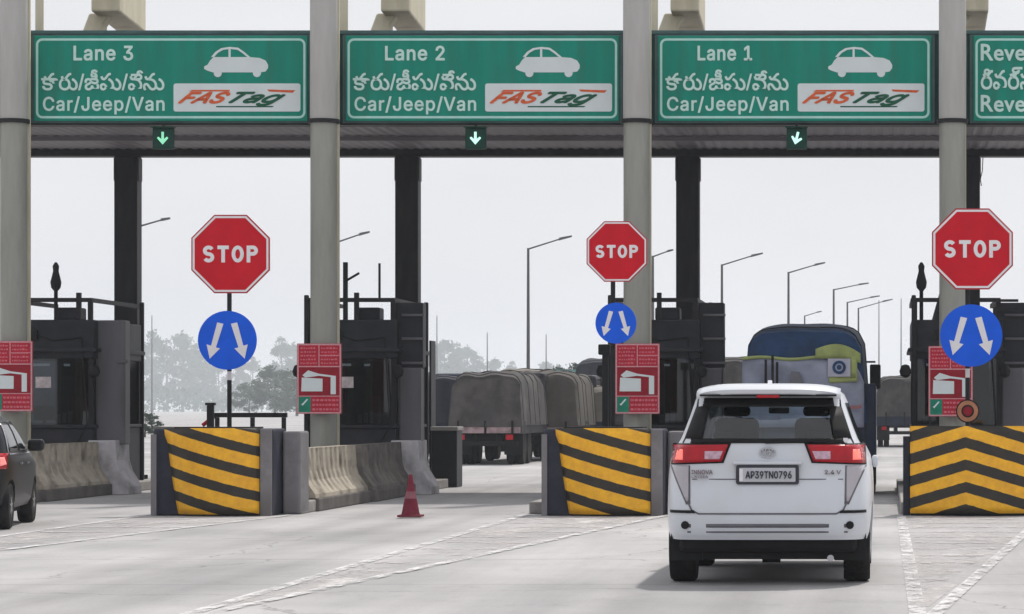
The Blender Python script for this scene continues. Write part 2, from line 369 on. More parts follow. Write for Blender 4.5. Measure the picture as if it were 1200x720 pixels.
def text(body, m, parent, x, z, y, w=None, h=None, bold=0.0, shear=0.0, name='lettering', depth=.004, align='LEFT', size=1.0, space=1.0):
    """flat letters facing -Y; scaled so the ink box is w wide and h high, its lower left corner at (x, z)"""
    c = bpy.data.curves.new(name, 'FONT'); c.body = body; c.size = size; ltn = bool(INTER and body.isascii() and 'R' not in body); c.offset = 0; c.shear = shear; c.space_character = space
    c.extrude = 0; c.resolution_u = 3
    if INTER and body.isascii() and 'R' not in body: c.font = INTER
    if not ltn:                            # joined vowel signs: one slot per letter, so that overlapping letters fill separately
        for i_ in range(len(body)): c.materials.append(M_[m])
        for i_ in range(len(body)): c.body_format[i_].material_index = i_
    t = bpy.data.objects.new(name, c); COL.objects.link(t)
    dg = bpy.context.evaluated_depsgraph_get(); dg.update()
    me = bpy.data.meshes.new_from_object(t.evaluated_get(dg)); COL.objects.unlink(t); bpy.data.objects.remove(t)
    xs = [v.co.x for v in me.vertices]; ys = [v.co.y for v in me.vertices]
    if not xs: return None
    x0, x1, y0, y1 = min(xs), max(xs), min(ys), max(ys)
    sx = w/(x1-x0) if w else None; sy = h/(y1-y0) if h else None
    sx = sx or sy; sy = sy or sx
    ox = x if align == 'LEFT' else x-(x1-x0)*sx/2
    yo = {}
    if not ltn:
        for p in me.polygons:
            for v_ in p.vertices: yo[v_] = -.0004*(p.material_index % 4)
            p.material_index = 0
    for v in me.vertices: v.co = (ox+(v.co.x-x0)*sx, y+yo.get(v.index, 0), z+(v.co.y-y0)*sy)
    bm = bmesh.new(); bm.from_mesh(me)
    bmesh.ops.remove_doubles(bm, verts=bm.verts, dist=1e-5)
    r = bmesh.ops.extrude_face_region(bm, geom=bm.faces[:]); bmesh.ops.translate(bm, verts=[e for e in r['geom'] if isinstance(e, bmesh.types.BMVert)], vec=(0, -depth, 0))
    bmesh.ops.recalc_face_normals(bm, faces=bm.faces); bm.to_mesh(me)
    if bold:                      # heavier strokes: the same letters again, nudged, each a hair prouder
        d_ = bold*.9*sy
        for k_, (dx, dz) in enumerate([(d_*math.cos(q_), d_*math.sin(q_)) for q_ in (0, math.pi, math.pi/2, -math.pi/2, .785, 2.356, -2.356, -.785)]):
            m2 = me.copy()
            for v in m2.vertices: v.co.x += dx; v.co.z += dz; v.co.y -= .0020*(k_+1) if not ltn else .0004*(k_+1)
            bm.from_mesh(m2); bpy.data.meshes.remove(m2)
        bm.to_mesh(me)
    bm.free()
    me.name = name; me.materials.clear(); me.materials.append(M_[m])
    o = bpy.data.objects.new(name, me); COL.objects.link(o); o.parent = parent
    return o
def rrect(x0, x1, z0, z1, r, n=5):
    p = []
    for cx, cz, a0 in ((x1-r, z0+r, -90), (x1-r, z1-r, 0), (x0+r, z1-r, 90), (x0+r, z0+r, 180)):
        for i in range(n+1):
            a = R(a0+90*i/n); p.append((cx+r*math.cos(a), cz+r*math.sin(a)))
    return p
def circ(cx, cz, r, n=32, ph=0): return [(cx+r*math.cos(2*math.pi*i/n+ph), cz+r*math.sin(2*math.pi*i/n+ph)) for i in range(n)]

# ---------------------------------------------------------------- setting
tag(MB().grid(lambda u, v: (-1900+3200*u, -25+2525*v, 0), 12, 12).build('road', 'ground'), kind='structure')
C0, P = -15.2, 5.47
COLS = [C0+P*k for k in range(5)]
# traffic islands (raised slabs the booths stand on) and their painted gores
for i, c in enumerate(COLS):
    tag(MB().box(c-.95, c+1.18, 45.2, 60.4, 0, .18).build('traffic_island', 'concrete', bevel=.02), kind='structure')
    xl, xr = c-.95, c+1.2
    def strip(x0, y0, x1, y1, w0, z, m, name):
        b = MB(); dx, dy = x1-x0, y1-y0; l = math.hypot(dx, dy); nx, ny = dy/l*w0/2, -dx/l*w0/2
        b.add([(x0-nx, y0-ny, z), (x0+nx, y0+ny, z), (x1+nx, y1+ny, z), (x1-nx, y1-ny, z)], [(0, 1, 2, 3)])
        return b
    g = MB().add([(xl, 24, .004), (xl+.1, 24, .004), (xr, 44.5, .004), (xl, 44.5, .004)], [(0, 1, 2, 3)])
    tag(g.build('painted_gore', 'patch'), kind='structure')
    ln = strip(xl, 21.5, xl, 45, .13, .008, 'line', 'x')
    b2 = strip(xl+.08, 22.5, xr-.06, 44.6, .12, .012, 'line', 'x'); ln.add(b2.v, b2.f)
    tag(ln.build('lane_marking', 'line'), kind='structure')
    hb = MB(); y = 27.5
    while y < 43.5:
        t = (y-24)/20.5; hb.add([(xl+.12, y, .0085), (xl+(xr-xl)*t-.05, y, .0085), (xl+(xr-xl)*t-.05, y+.42, .0085), (xl+.12, y+.42, .0085)], [(0, 1, 2, 3)]); y += 1.55
    tag(hb.build('hatch_marking', 'hatch'), kind='structure')

# ---------------------------------------------------------------- front columns, posts, back columns, canopy
POS = ['beyond the dark hatchback', 'beside the Lane 3 sign', 'between the Lane 2 and Lane 1 signs', 'behind the stop sign nearest the blue truck', 'outside']
lab_c = ['thick round grey-green column at the far end of the Lane 3 sign', 'thick round grey-green column between Lane 3 and Lane 2 signs',
         'thick round grey-green column between Lane 2 and Lane 1 signs', 'thick round grey-green column between Lane 1 and reverse lane signs']
for k, c in enumerate(COLS[:4]):
    cx = c + (-.05 if k in (1, 2) else 0)
    t = thing('gantry_column', lab_c[k], 'column', (cx, 53.7, .18), group='front columns of the toll gantry')
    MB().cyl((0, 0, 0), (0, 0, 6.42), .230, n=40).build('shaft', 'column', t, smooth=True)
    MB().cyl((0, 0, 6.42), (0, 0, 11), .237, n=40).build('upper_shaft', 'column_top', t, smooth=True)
    MB().cyl((0, 0, 6.36), (0, 0, 6.43), .275, n=40).build('collar', 'dark_steel', t, smooth=True)
    MB().box(.15, .245, .14, .20, .4, 10.8).build('cable_duct', 'cream', t)
lab_p = ['slender cream post rising just past the outermost column over the dark hatchback', 'slender cream post rising by the column above the ribbed barrier notice', 'slender cream post rising by the column behind the smallest stop sign', 'slender cream post rising by the reverse lane sign']
for k, c in enumerate(COLS[:4]):
    p = tag(MB().cyl((0, 0, 0), (0, 0, 3), .075, n=16).build('roof_post', 'cream', smooth=True, loc=(c+.04+(.1 if k == 2 else 0), 55.2, 8.1)), lab_p[k], 'post', 'cream posts above the canopy')
t = thing('toll_canopy', 'long dark canopy over all lanes with corrugated underside', 'canopy', (0, 57, 0))
x0, x1 = -20, 10
MB().box(x0, x1, -2.72, -2.55, 6.62, 8.17).build('fascia', 'fascia', t, bevel=.01)
MB().box(x0, x1, -2.78, -2.5, 8.17, 8.23).build('top_rail', 'sign_edge', t)
MB().box(x0, x1, -2.8, -2.4, 6.56, 6.618).build('edge_beam', 'dark_steel', t)
sf = MB(); n = int((x1-x0)/.05)
for i in range(n):
    xa = x0+i*.05; za = 6.60+(.0 if i % 4 < 2 else .014); xb = xa+.05
    zb = 6.60+(.0 if (i+1) % 4 < 2 else .014)
    sf.add([(xa, -2.38, za), (xb, -2.38, zb), (xb, 2.75, zb), (xa, 2.75, za)], [(0, 3, 2, 1)])
sf.build('soffit', 'soffit', t)
MB().box(x0, x1, -2.5, 3.3, 6.70, 6.85).build('roof_slab', 'dark_steel', t)
MB().box(x0, x1, 2.75, 3.2, 6.47, 6.70).build('back_beam', 'dark_steel', t, bevel=.01)
MB().box(x0, x1, -.06, .06, 6.52, 6.598).build('purlin', 'soffit', t)
lab_b = ['dark square column behind the booth farthest from the white car', 'dark square column behind the booth next to the red cone', 'dark square column behind the booth beside the white car', 'dark square column behind the booth beside the blue truck']
for k, c in enumerate(COLS[:4]):
    q = thing('rear_column', lab_b[k], 'column', (c+.45, 60.0, .0), group='dark rear columns of the canopy')
    MB().box(-.225, .225, -.2, .2, .181, 6.47).build('shaft', 'dark_steel', q, bevel=.02)
    MB().box(-.32, .32, -.29, .29, .181, .26).build('base_plate', 'dark_steel', q, bevel=.01)
    for sx in (-.235, .235):
        MB().box(sx-.008, sx+.008, -.15, .15, 6.0, 6.44).build('gusset', 'dark_steel', q)
    h = thing('roof_bracket', ['cream concrete beam end above the sign over the big stop sign', 'cream concrete beam end above the sign over the red cone lane', 'cream concrete beam end above the sign over the white car', 'cream concrete beam end above the reverse lane sign'][k], 'beam', (c+.2, 59, 6.85), group='cream beam ends above the canopy')
    MB().prism_x([(-1, 2.2), (1.1, 2.05), (1.1, 4.6), (-1, 4.6)], .04, .58).build('beam_end', 'cream', h, bevel=.04)
    MB().prism([(-.22, 0), (.12, 0), (.15, 2.0), (.30, 2.22), (-.1, 2.22), (-.22, 1.9)], -.6, -.2).build('neck', 'cream', h, bevel=.03)

# ---------------------------------------------------------------- lane signs
def car_icon(parent, x, z, s):
    b = MB()
    body = [(1, 10), (5, 8), (11, 6), (66, 6), (73, 7), (76, 11), (76, 15), (73, 20), (66, 23), (54, 24), (12, 24), (8, 20), (5, 15), (1, 13)]
    b.prism([(x+px*s, z+pz*s) for px, pz in body], -.006, .0)
    for wx in (17, 63): b.prism([(p[0], p[1]) for p in circ(x+wx*s, z+5.2*s, 4.8*s, 20)], -.010, -.0065)
    outer, inner = [], []
    arc = [(9, 24), (14, 30), (21, 34.5), (31, 36), (41, 35), (48, 30), (55, 24)]
    arc2 = [(12.5, 24), (17, 29), (23, 32.4), (31, 33.6), (40, 32.6), (46, 28.6), (51.5, 24)]
    for (a, a2), (c, c2) in zip(zip(arc, arc2), zip(arc[1:], arc2[1:])):
        b.prism([(x+p[0]*s, z+p[1]*s) for p in (a2, c2, c, a)], -.0055, .0)
    b.prism([(x+p[0]*s, z+p[1]*s) for p in ((29.5, 24), (32, 24), (32, 34), (29.5, 34))], -.005, .0)
    b.build('car_symbol', 'panelwhite', parent)
u = 1/66.7
def lane_sign(x, label, kind, num=None):
    t = thing('lane_sign', label, 'road sign', (x, 54.10, 6.62), group='green overhead lane signs')
    W, H = 321*u, 100*u
    MB().box(0, W, .0, .05, 0, H).build('board', 'sign_green', t, bevel=.01)
    MB().box(-.06, W+.06, .052, .12, -.03, H+.03).build('frame', 'sign_edge', t)
    MB().ring(rrect(.035, W-.03, .045, H-.045, .11), rrect(.075, W-.07, .085, H-.085, .075), -.005, .0).build('border', 'reflect', t)
    if kind == 'car':
        text('Lane '+num, 'letter', t, 47*u, (141-69)*u-.01, -.001, w=(69 if num != '1' else 63)*u, h=16.5*u, bold=.022, space=1.08)
        text('కారు/జీపు/వేను', 'letter', t, 9*u, (141-105)*u, -.001, w=144*u, h=24*u, bold=.016)
        text('Car/Jeep/Van', 'letter', t, 11*u, (141-133)*u, -.001, w=142*u, h=20.5*u, bold=.018, space=1.08)
        car_icon(t, 199*u, (141-90)*u, 1.0*u)
        MB().prism(rrect(164*u, 313*u, (141-130)*u, (141-97)*u, .04), -.006, 0).build('logo_panel', 'panelwhite', t)
        text('FAS', 'orange', t, 170*u, (141-120)*u, -.008, w=60*u, h=12.5*u, bold=.04, shear=.75)
        text('Tag', 'darkgreen', t, 229*u, (141-123)*u, -.008, w=66*u, h=15.5*u, bold=.04, shear=.75)
        MB().prism([(182*u, 34.5*u), (230*u, 34.5*u), (230*u, 36.5*u), (186*u, 36.5*u)], -.009, -.0065).build('red_swoosh', 'orange', t)
        MB().prism([(276*u, 34.5*u), (304*u, 33*u), (307*u, 36*u), (274*u, 37*u)], -.009, -.0065).build('red_swoosh', 'orange', t)
        MB().prism([(214*u, 16*u), (280*u, 16*u), (282*u, 17.5*u), (214*u, 17.5*u)], -.009, -.0065).build('green_swoosh', 'darkgreen', t)
    else:
        text('Reversible Lane', 'letter', t, 9*u, (141-70)*u, -.001, w=172*u, h=19*u, bold=.022, space=1.05)
        text('రివర్సిబుల్ లేన్', 'letter', t, 9*u, (141-104)*u, -.001, w=150*u, h=26*u, bold=.016)
        text('Reversible Lane', 'letter', t, 9*u, (141-130)*u, -.001, w=172*u, h=19*u, bold=.022, space=1.05)
    return t
SX = [(37.5-1035)*u, (403.5-1035)*u, (770.5-1035)*u, (1141-1035)*u]
lane_sign(SX[0], 'green overhead sign reading Lane 3, above the big stop sign by the ribbed barrier', 'car', '3')
lane_sign(SX[1], 'green overhead sign reading Lane 2, over the lane with the red cone', 'car', '2')
lane_sign(SX[2], 'green overhead sign reading Lane 1, over the white car and blue truck', 'car', '1')
lane_sign(SX[3], 'green overhead sign for the reverse lane cut by the frame edge', 'rev')
for k, (px, nm) in enumerate(((194, 'Lane 3'), (559, 'Lane 2'), (934, 'Lane 1'))):
    t = thing('lane_signal', ['dimmest small green arrow signal, over the big stop sign by the ribbed barrier', 'small green arrow signal hanging over the lane with the red cone', 'small tilted white-green arrow signal hanging over the blue truck'][k], 'signal', ((px-1035)/66.4, 54.0, 6.12), group='green arrow signals under the lane signs')
    MB().box(-.18, .18, 0, .14, 0, .37).build('housing', 'housing', t, bevel=.015)
    MB().box(-.02, .02, .05, .10, .37, .43).build('hanger', 'dark_steel', t)
    rot = R(-14) if k == 2 else 0
    ar = [(-.022, .30), (-.022, .17), (-.075, .215), (-.10, .19), (0, .075), (.10, .19), (.075, .215), (.022, .17), (.022, .30)]
    def rt(p): x, z = p[0], p[1]-.19; return (x*math.cos(rot)-z*math.sin(rot), .19+x*math.sin(rot)+z*math.cos(rot))
    MB().prism([rt(p) for p in ar], -.006, -.001).build('arrow', 'led_dim' if k == 0 else 'led', t)
    MB().prism([(-.2, .37), (.2, .37), (.2, .39), (-.2, .39)], -.08, .12).build('visor', 'housing', t)

# ---------------------------------------------------------------- toll booths
def booth(c, label, idx):
    t = thing('toll_booth', label, 'toll booth', (c, 57.2, .18), group='toll booths on the islands')
    X0, X1, Y0, Y1 = -.68, .93, -1.7, 1.8
    MB().box(X0, X1, Y0, Y1, 0.001, 1.02).build('lower_wall', 'booth_pan', t, bevel=.02)
    MB().box(X0-.03, X1+.03, Y0-.05, Y1+.03, 1.022, 1.08).build('sill', 'booth_dark', t, bevel=.01)
    MB().box(X0-.02, X1+.02, Y0-.03, Y1+.02, 2.28, 2.98).build('upper_wall', 'booth_dark', t, bevel=.02)
    MB().box(X0-.08, X1+.08, Y0-.12, Y1+.08, 2.40, 2.47).build('drip_ledge', 'booth_pan', t, bevel=.01)
    for xx in (X0, X1-.09):
        for yy in (Y0, Y1-.09):
            MB().box(xx, xx+.09, yy, yy+.09, 1.081, 2.279).build('corner_post', 'dark_steel', t)
    MB().box(X0+.30, X0+.34, Y0+.01, Y0+.05, 1.081, 2.279).build('mullion', 'dark_steel', t)
    MB().box(X0+.09, X1-.09, Y0+.06, Y0+.068, 1.081, 2.279).build('front_window', 'glass_booth', t)
    MB().box(X1-.03, X1-.022, Y0+.09, Y1-.09, 1.081, 2.279).build('side_window', 'glass_booth', t)
    MB().box(X0+.022, X0+.03, Y0+.09, Y1-.09, 1.081, 2.279).build('side_window', 'glass_booth', t)
    MB().box(X0+.1, X1-.1, Y1-.06, Y1-.03, 1.081, 2.279).build('back_wall', 'booth_pan', t)
    MB().box(X0+.1, X1-.1, Y0+.10, Y0+.60, 1.081, 1.11).build('counter', 'grey_guard', t)
    MB().box(X0+.42, X0+.80, Y0+.42, Y0+.46, 1.16, 1.43).build('monitor', 'trim', t)
    MB().box(X0+.58, X0+.64, Y0+.43, Y0+.45, 1.111, 1.16).build('monitor_stand', 'trim', t)
    MB().cyl((X0+.25, Y0+.25, 2.17), (X0+.75, Y0+.25, 2.17), .024, n=10).build('tube_light', 'tube', t)
    MB().cyl((X0+.95, Y0+.5, 2.17), (X0+1.05, Y0+.5, 2.17), .024, n=10).build('tube_light', 'tube', t)
    pb = MB()
    for i, (ax, az) in enumerate(((.88, 1.112), (.98, 1.112), (1.08, 1.112), (.2, 1.112))):
        pb.box(X0+ax, X0+ax+.075, Y0+.22+.02*i, Y0+.25+.02*i, az, az+.16+.03*(i % 3))
    pb.build('ticket_stack', 'paper', t)
    # railing round the roof
    rl = MB(); z = 3.30
    rl.box(X0-.03, X1-.02, Y0-.02, Y0+.05, z, z+.075); rl.box(X1-.09, X1-.02, Y0+.052, Y1, z, z+.075)
    rl.box(X0-.03, X0+.04, Y0-.02, Y1, z, z+.075)
    rl.build('roof_railing', 'dark_steel', t)
    for ax, h in ((.62 if idx == 0 else .17, 3.47), (X1-.10, 3.34), (X0, 3.34)):
        MB().box(ax, ax+.085, Y0-.01, Y0+.06, 2.98, h).build('railing_post', 'dark_steel', t)
    MB().box(X0-.02, X0+.06, Y0-.2, Y0-.1, 0.001, 3.42).build('guard_pipe', 'dark_steel', t, bevel=.02)
    MB().box(X1-.03, X1+.05, Y1+.04, Y1+.14, 0.001, 3.42).build('guard_pipe', 'dark_steel', t, bevel=.02)
    MB().box(X1+.02, X1+.42, Y0+.5, Y0+.58, 2.33, 2.39).build('lamp_bracket', 'grey_guard', t)
    if idx in (0, 3):
        MB().lathe([(.035, 2.98), (.035, 3.50), (.085, 3.56), (.10, 3.66), (.07, 3.78), (.05, 3.86), (.06, 3.95), (.02, 4.02)], 14, (X0+.16 if idx == 3 else .24, Y0+.05)).build('siren', 'trim', t, smooth=True)
    if idx == 1:
        MB().box(-.03, .05, Y0, Y0+.06, 2.98, 4.02).build('mast', 'trim', t)
        MB().cyl((.02, Y0, 3.68), (.27, Y0-.05, 3.82), .022).build('camera_arm', 'trim', t)
        MB().cyl((.63, Y0, 3.37), (.63, Y0, 4.0), .022).build('aerial', 'trim', t)
    if idx == 3:
        MB().cyl((X0+.65, Y0+.2, 2.98), (X0+.65, Y0+.2, 3.62), .30, .12, 20).build('tank', 'booth_pan', t, smooth=True)
        for zz in (2.98, 3.15, 3.3):
            MB().box(X1-.1, X1+.3, Y0-.06, Y0-.02, zz, zz+.05).build('ladder_rung', 'dark_steel', t)
    for zz in (2.05,):
        for sx in (X0-.13, X1+.05):
            MB().lathe([(.02, zz-.12), (.09, zz-.08), (.11, zz), (.07, zz+.10), (.02, zz+.12)], 14, (sx, Y0-.14)).build('flood_lamp', 'trim', t, smooth=True)
    # steel guard column and flared concrete footing at the lane side
    g_x = (.90, 1.44) if idx == 0 else (.94, 1.34)
    zs_ = 2.98 if idx == 0 else 2.12
    MB().box(g_x[0], g_x[1], -1.45, -1.05, .72, zs_).build('guard_column', 'grey_guard', t, bevel=.03)
    if idx:
        MB().box(g_x[0]-.03, g_x[1]+.03, -1.40, -1.0, 2.121, 3.3).build('control_box', 'booth_dark', t, bevel=.02)
        for zz in (2.18, 2.62, 3.05): MB().box(g_x[0]+.05, g_x[1]+.06, -1.47, -1.401, zz, zz+.045).build('strap', 'grey_guard', t, bevel=.01)
    else:
        MB().box(1.30, 1.50, -1.50, -1.451, 2.2, 2.26).build('strap', 'grey_guard', t, bevel=.01)
    # small fittings that clutter the front
    MB().box(X0+.40, X0+.62, Y0-.10, Y0-.022, 2.62, 2.80).build('speaker_box', 'trim', t, bevel=.015)
    MB().box(X1-.34, X1-.20, Y0-.05, Y0-.022, .45, .75).build('meter_box', 'grey_guard', t, bevel=.01)
    MB().tube([Vector((X0+.62, Y0-.04, 2.7)), Vector((X0+.9, Y0-.05, 2.6)), Vector((X1-.2, Y0-.05, 2.66)), Vector((X1-.1, Y0-.05, 1.1)), Vector((X1-.27, Y0-.04, .75))], .014, 6).build('conduit', 'trim', t)
    MB().box(X0+.55, X0+.83, Y0+.056, Y0+.058, 1.75, 1.95).build('window_sticker', 'paper', t)
    MB().box(X0+1.05, X0+1.2, Y0+.5, Y0+.9, 1.111, 1.62).build('chair_back', 'notice_dk', t, bevel=.03)
    MB().box(X0+.2, X0+.5, Y1-.4, Y1-.1, 1.3, 2.0).build('shelf_unit', 'grey_guard', t)
    MB().box(.1, .55, Y0+.5, Y0+1.0, 2.985, 3.22).build('roof_unit', 'booth_pan', t, bevel=.03)
    return t
lab_t = ['dark toll booth beside the dark hatchback, siren on its roof', 'dark toll booth behind the red cone, mast on its roof',
         'dark toll booth just behind the white car', 'dark toll booth between the blue truck and the chevron barrier']
for k, c in enumerate(COLS[:4]):
    booth(c, lab_t[k], k)
    f = MB()
    def fl(uu, vv, c=c):
        prof = [(.24, .96), (.25, .60), (.30, .40), (.40, .22), (.46, .12), (.46, .0)]
        return prof
    prof = [(.24, .98), (.25, .62), (.31, .42), (.42, .24), (.47, .14), (.47, 0)]
    vs = []
    for hw, z in prof:
        vs += [(-.26, -.5, z), (hw, -.5, z), (hw, .5, z), (-.26, .5, z)]
    fs = [(0, 1, 2, 3)[::1]]
    for i in range(len(prof)-1):
        for a in range(4):
            b_ = (a+1) % 4; fs.append((i*4+b_, i*4+a, (i+1)*4+a, (i+1)*4+b_))
    fs.append(tuple((len(prof)-1)*4+a for a in (3, 2, 1, 0)))
    fo = MB().add(vs, fs).build('concrete_footing', 'footing', bevel=.015, loc=(c+1.10, 55.97, .0))
    tag(fo, ['pale flared concrete footing under the guard column beside the dark hatchback', 'pale flared concrete footing behind the red cone', 'pale flared concrete footing hidden close to the white car', 'pale flared concrete footing behind the chevron barrier'][k], 'footing', 'flared footings of the guard columns')
def jersey(c, y0, y1, label, dx=0):
    t = thing('jersey_barrier', label, 'concrete barrier', (c+1.20+dx, y0, 0), group='ribbed concrete barriers along the islands')
    L_ = y1-y0
    prof = [(0, 0), (0, .20)]
    b = MB(); up = [(-.02, .201), (-.03, .26), (-.10, .36), (-.17, .46), (-.21, .60), (-.23, .92), (-.23, .95)]
    n = int(L_/.05)
    vs = []; m = len(up)
    for i in range(n+1):
        y = L_*i/n; rib = -.045 if (i % 8) in (0, 1, 7) else 0
        if i in (0, 1, 2, n, n-1, n-2): rib = 0
        for j, (x, z) in enumerate(up):
            vs.append((x+(rib if 2 <= j <= 5 else 0), y, z))
    fs = [(i*m+j, (i+1)*m+j, (i+1)*m+j+1, i*m+j+1) for i in range(n) for j in range(m-1)]
    b.add(vs, fs)
    # top, back and ends
    o = len(b.v); b.v += [(-.42, 0, .95), (-.42, L_, .95), (-.42, 0, .201), (-.42, L_, .201)]
    a0 = m-1; a1 = n*m+m-1
    b.f += [(a0, a1, o+1, o), (o, o+1, o+3, o+2), tuple([o+2]+[j for j in range(m)]+[o])[::1], tuple([o+3, o+1]+[n*m+j for j in range(m-1, -1, -1)])]
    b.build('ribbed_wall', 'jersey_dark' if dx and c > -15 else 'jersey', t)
    MB().box(-.44, .03, 0, L_, 0, .20).build('plinth', 'jersey_base', t, bevel=.02)
    return t
where = ['beside the dark hatchback', 'near the red cone', 'behind the white car', 'behind the chevron barrier']
for k, c in enumerate(COLS[:4]):
    jersey(c, 46.3, 51.0, 'cream ribbed concrete barrier %s, nearer of its pair' % where[k])
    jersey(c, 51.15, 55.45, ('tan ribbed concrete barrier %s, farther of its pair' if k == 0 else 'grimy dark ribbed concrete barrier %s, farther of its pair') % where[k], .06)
# cabinets on the rear of the islands
for k, c in enumerate(COLS[:3]):
    t = thing('equipment_cabinet', ['dark roadside cabinet by the rear column at the edge of the hazy field', 'dark cabinet with pale top past the red cone', 'dark cabinet beside the blue truck'][k], 'cabinet', (c+.2, 60.3, 0), group='dark cabinets at the back of the islands')
    MB().box(.62, 1.12, .3, 1.1, 0, 1.12).build('body', 'booth_dark', t, bevel=.02)
    MB().box(.60, 1.14, .28, 1.12, 1.121, 1.20).build('lid', 'concrete', t, bevel=.015)
    MB().box(.56, .60, .4, 1.0, .3, 2.9 if k == 1 else 1.0).build('side_panel', 'booth_pan', t)
    MB().box(.65, 1.09, .285, .299, .08, 1.05).build('door', 'booth_pan', t)

# ---------------------------------------------------------------- striped crash barriers
def crash_barrier(x, y, label, kind):
    t = thing('crash_barrier', label, 'crash barrier', (x, y, 0), group='yellow and black island nose barriers')
    u2 = 1/81.0
    if kind == 'diag':
        MB().box(-.83, .90, 0, .95, 0.001, 1.26).build('steel_block', 'blue_steel', t, bevel=.03)
        MB().box(.72, .89, -.05, -.002, 0.001, 1.25).build('front_plate', 'grey_block', t, bevel=.01)
        MB().box(.92, 1.18, .62, 1.3, 0.001, 1.22).build('grey_block', 'grey_block', t, bevel=.03)
        MB().box(-.86, -.78, -.04, -.002, .001, 1.18).build('edge_angle', 'grey_block', t)
        def f(a, b):
            z = .03+b*1.24; xl = -.62+.17*(1-b)**1.3 - (.03 if b > .9 else 0); xx = xl+(.71-xl)*a
            bul = .26*(1-(abs(a*2-1))**2.6)
            return (xx, -.06-bul, z)
        g = MB().grid(f, 24, 12); g.build('striped_panel', stripes('diagonal_hazard_bands', .29, False, period=.325, duty=.56, off=.10, curve=-.02), t, smooth=True, solid=.02)
    else:
        MB().box(-.80, .95, 0, .95, 0.001, 1.26).build('steel_block', 'blue_steel', t, bevel=.03)
        MB().box(-.90, -.803, .1, .5, .001, 1.15).build('front_plate', 'blue_steel', t, bevel=.01)
        pts = []
        def f(a, b):
            xx = -.80+1.78*a; return (xx, -.03-.22*(1-abs(xx)/1.0)**.8 if abs(xx) < 1 else -.03, .04+b*1.26)
        MB().grid(f, 30, 12).build('striped_panel', stripes('chevron_hazard_bands', .30, True, period=.32, duty=.52, off=.14), t, smooth=True, solid=.02)
    MB().box(-.55, .6, .1, .8, 1.262, 1.285).build('cap_plate', 'dark_steel', t)
    return t
crash_barrier(-9.73, 44.45, 'black and yellow striped crash barrier below the big stop sign, beside the ribbed concrete barrier', 'diag')
crash_barrier(-4.08, 44.45, 'black and yellow striped crash barrier below the small stop sign, beside the white car', 'diag')
crash_barrier(1.19, 44.45, 'black and yellow chevron crash barrier to the far side of the white car', 'chev')
def railing(x, y, label):
    t = thing('guard_rail', label, 'railing', (x, y, 0), group='low rails behind the crash barriers')
    MB().box(-.55, .55, 0, .06, 1.42, 1.49).build('top_bar', 'dark_steel', t)
    for a in (-.53, .0, .47): MB().box(a, a+.06, .001, .059, .181, 1.419).build('post', 'dark_steel', t)
    MB().cyl((-.50, .03, 1.47), (-.72, .03, 1.30), .03).build('bent_end', 'notice_dk', t)
    return t
railing(-9.5, 46.1, 'low dark rail behind the striped barrier with the big stop sign')

# ---------------------------------------------------------------- stop signs
def stroke(b, pts, w, y0, y1):
    """a line of constant width with mitred corners, as a prism"""
    P_ = [Vector(p) for p in pts]; n = len(P_); L_, R_ = [], []
    for i in range(n):
        d0 = (P_[i]-P_[i-1]).normalized() if i else (P_[1]-P_[0]).normalized()
        d1 = (P_[i+1]-P_[i]).normalized() if i < n-1 else d0
        t_ = (d0+d1).normalized(); nn = Vector((-t_.y, t_.x)); k = w/2/max(.5, nn.dot(Vector((-d0.y, d0.x))))
        L_.append(P_[i]+nn*k); R_.append(P_[i]-nn*k)
    for i in range(n-1):
        b.prism([tuple(R_[i]), tuple(R_[i+1]), tuple(L_[i+1]), tuple(L_[i])], y0, y1)
def stop_letters(parent, w, h, zc):
    th = h*.215; z0 = zc-h/2; cw = w*.205; gap = (w-4*cw)/3; x = -w/2
    def arc(cx, cz, rx, rz, a0, a1, n=12): return [(cx+rx*math.cos(R(a0+(a1-a0)*i/n)), cz+rz*math.sin(R(a0+(a1-a0)*i/n))) for i in range(n+1)]
    hw = (cw-th)/2; q = (h-th)/4
    b = MB(); cx = x+cw/2
    stroke(b, arc(cx, zc+q, hw, q, 25, 250)+arc(cx, zc-q, hw, q, 70, -155), th, -.031, -.0245); b.build('letter', 'white', parent)
    b = MB(); cx += cw+gap; stroke(b, [(cx-cw/2, z0+h-th/2), (cx+cw/2, z0+h-th/2)], th, -.031, -.0245); stroke(b, [(cx, z0), (cx, z0+h-th)], th, -.031, -.0245); b.build('letter', 'white', parent)
    b = MB(); cx += cw+gap; o_ = [(cx+p*(cw/2+.04*cw), zc+r_*h/2) for p, r_ in circ(0, 0, 1, 36)]; i_ = [(cx+p*(cw/2+.04*cw-th), zc+r_*(h/2-th)) for p, r_ in circ(0, 0, 1, 36)]
    b.ring(o_, i_, -.031, -.0245); b.build('letter', 'white', parent)
    b = MB(); cx += cw+gap; xs = cx-cw/2+th/2; r_ = (h*.60-th)/2; zc2 = z0+h-th/2-r_
    stroke(b, [(xs, z0), (xs, z0+h-th*.02)], th, -.031, -.0245)
    stroke(b, [(xs+th/2, zc2+r_), (cx+cw/2-th/2-r_, zc2+r_)]+arc(cx+cw/2-th/2-r_, zc2, r_, r_, 90, -90)[1:]+[(xs+th/2, zc2-r_)], th, -.031, -.0245); b.build('letter', 'white', parent)
def octa(r): return circ(0, 0, r, 8, math.pi/8)
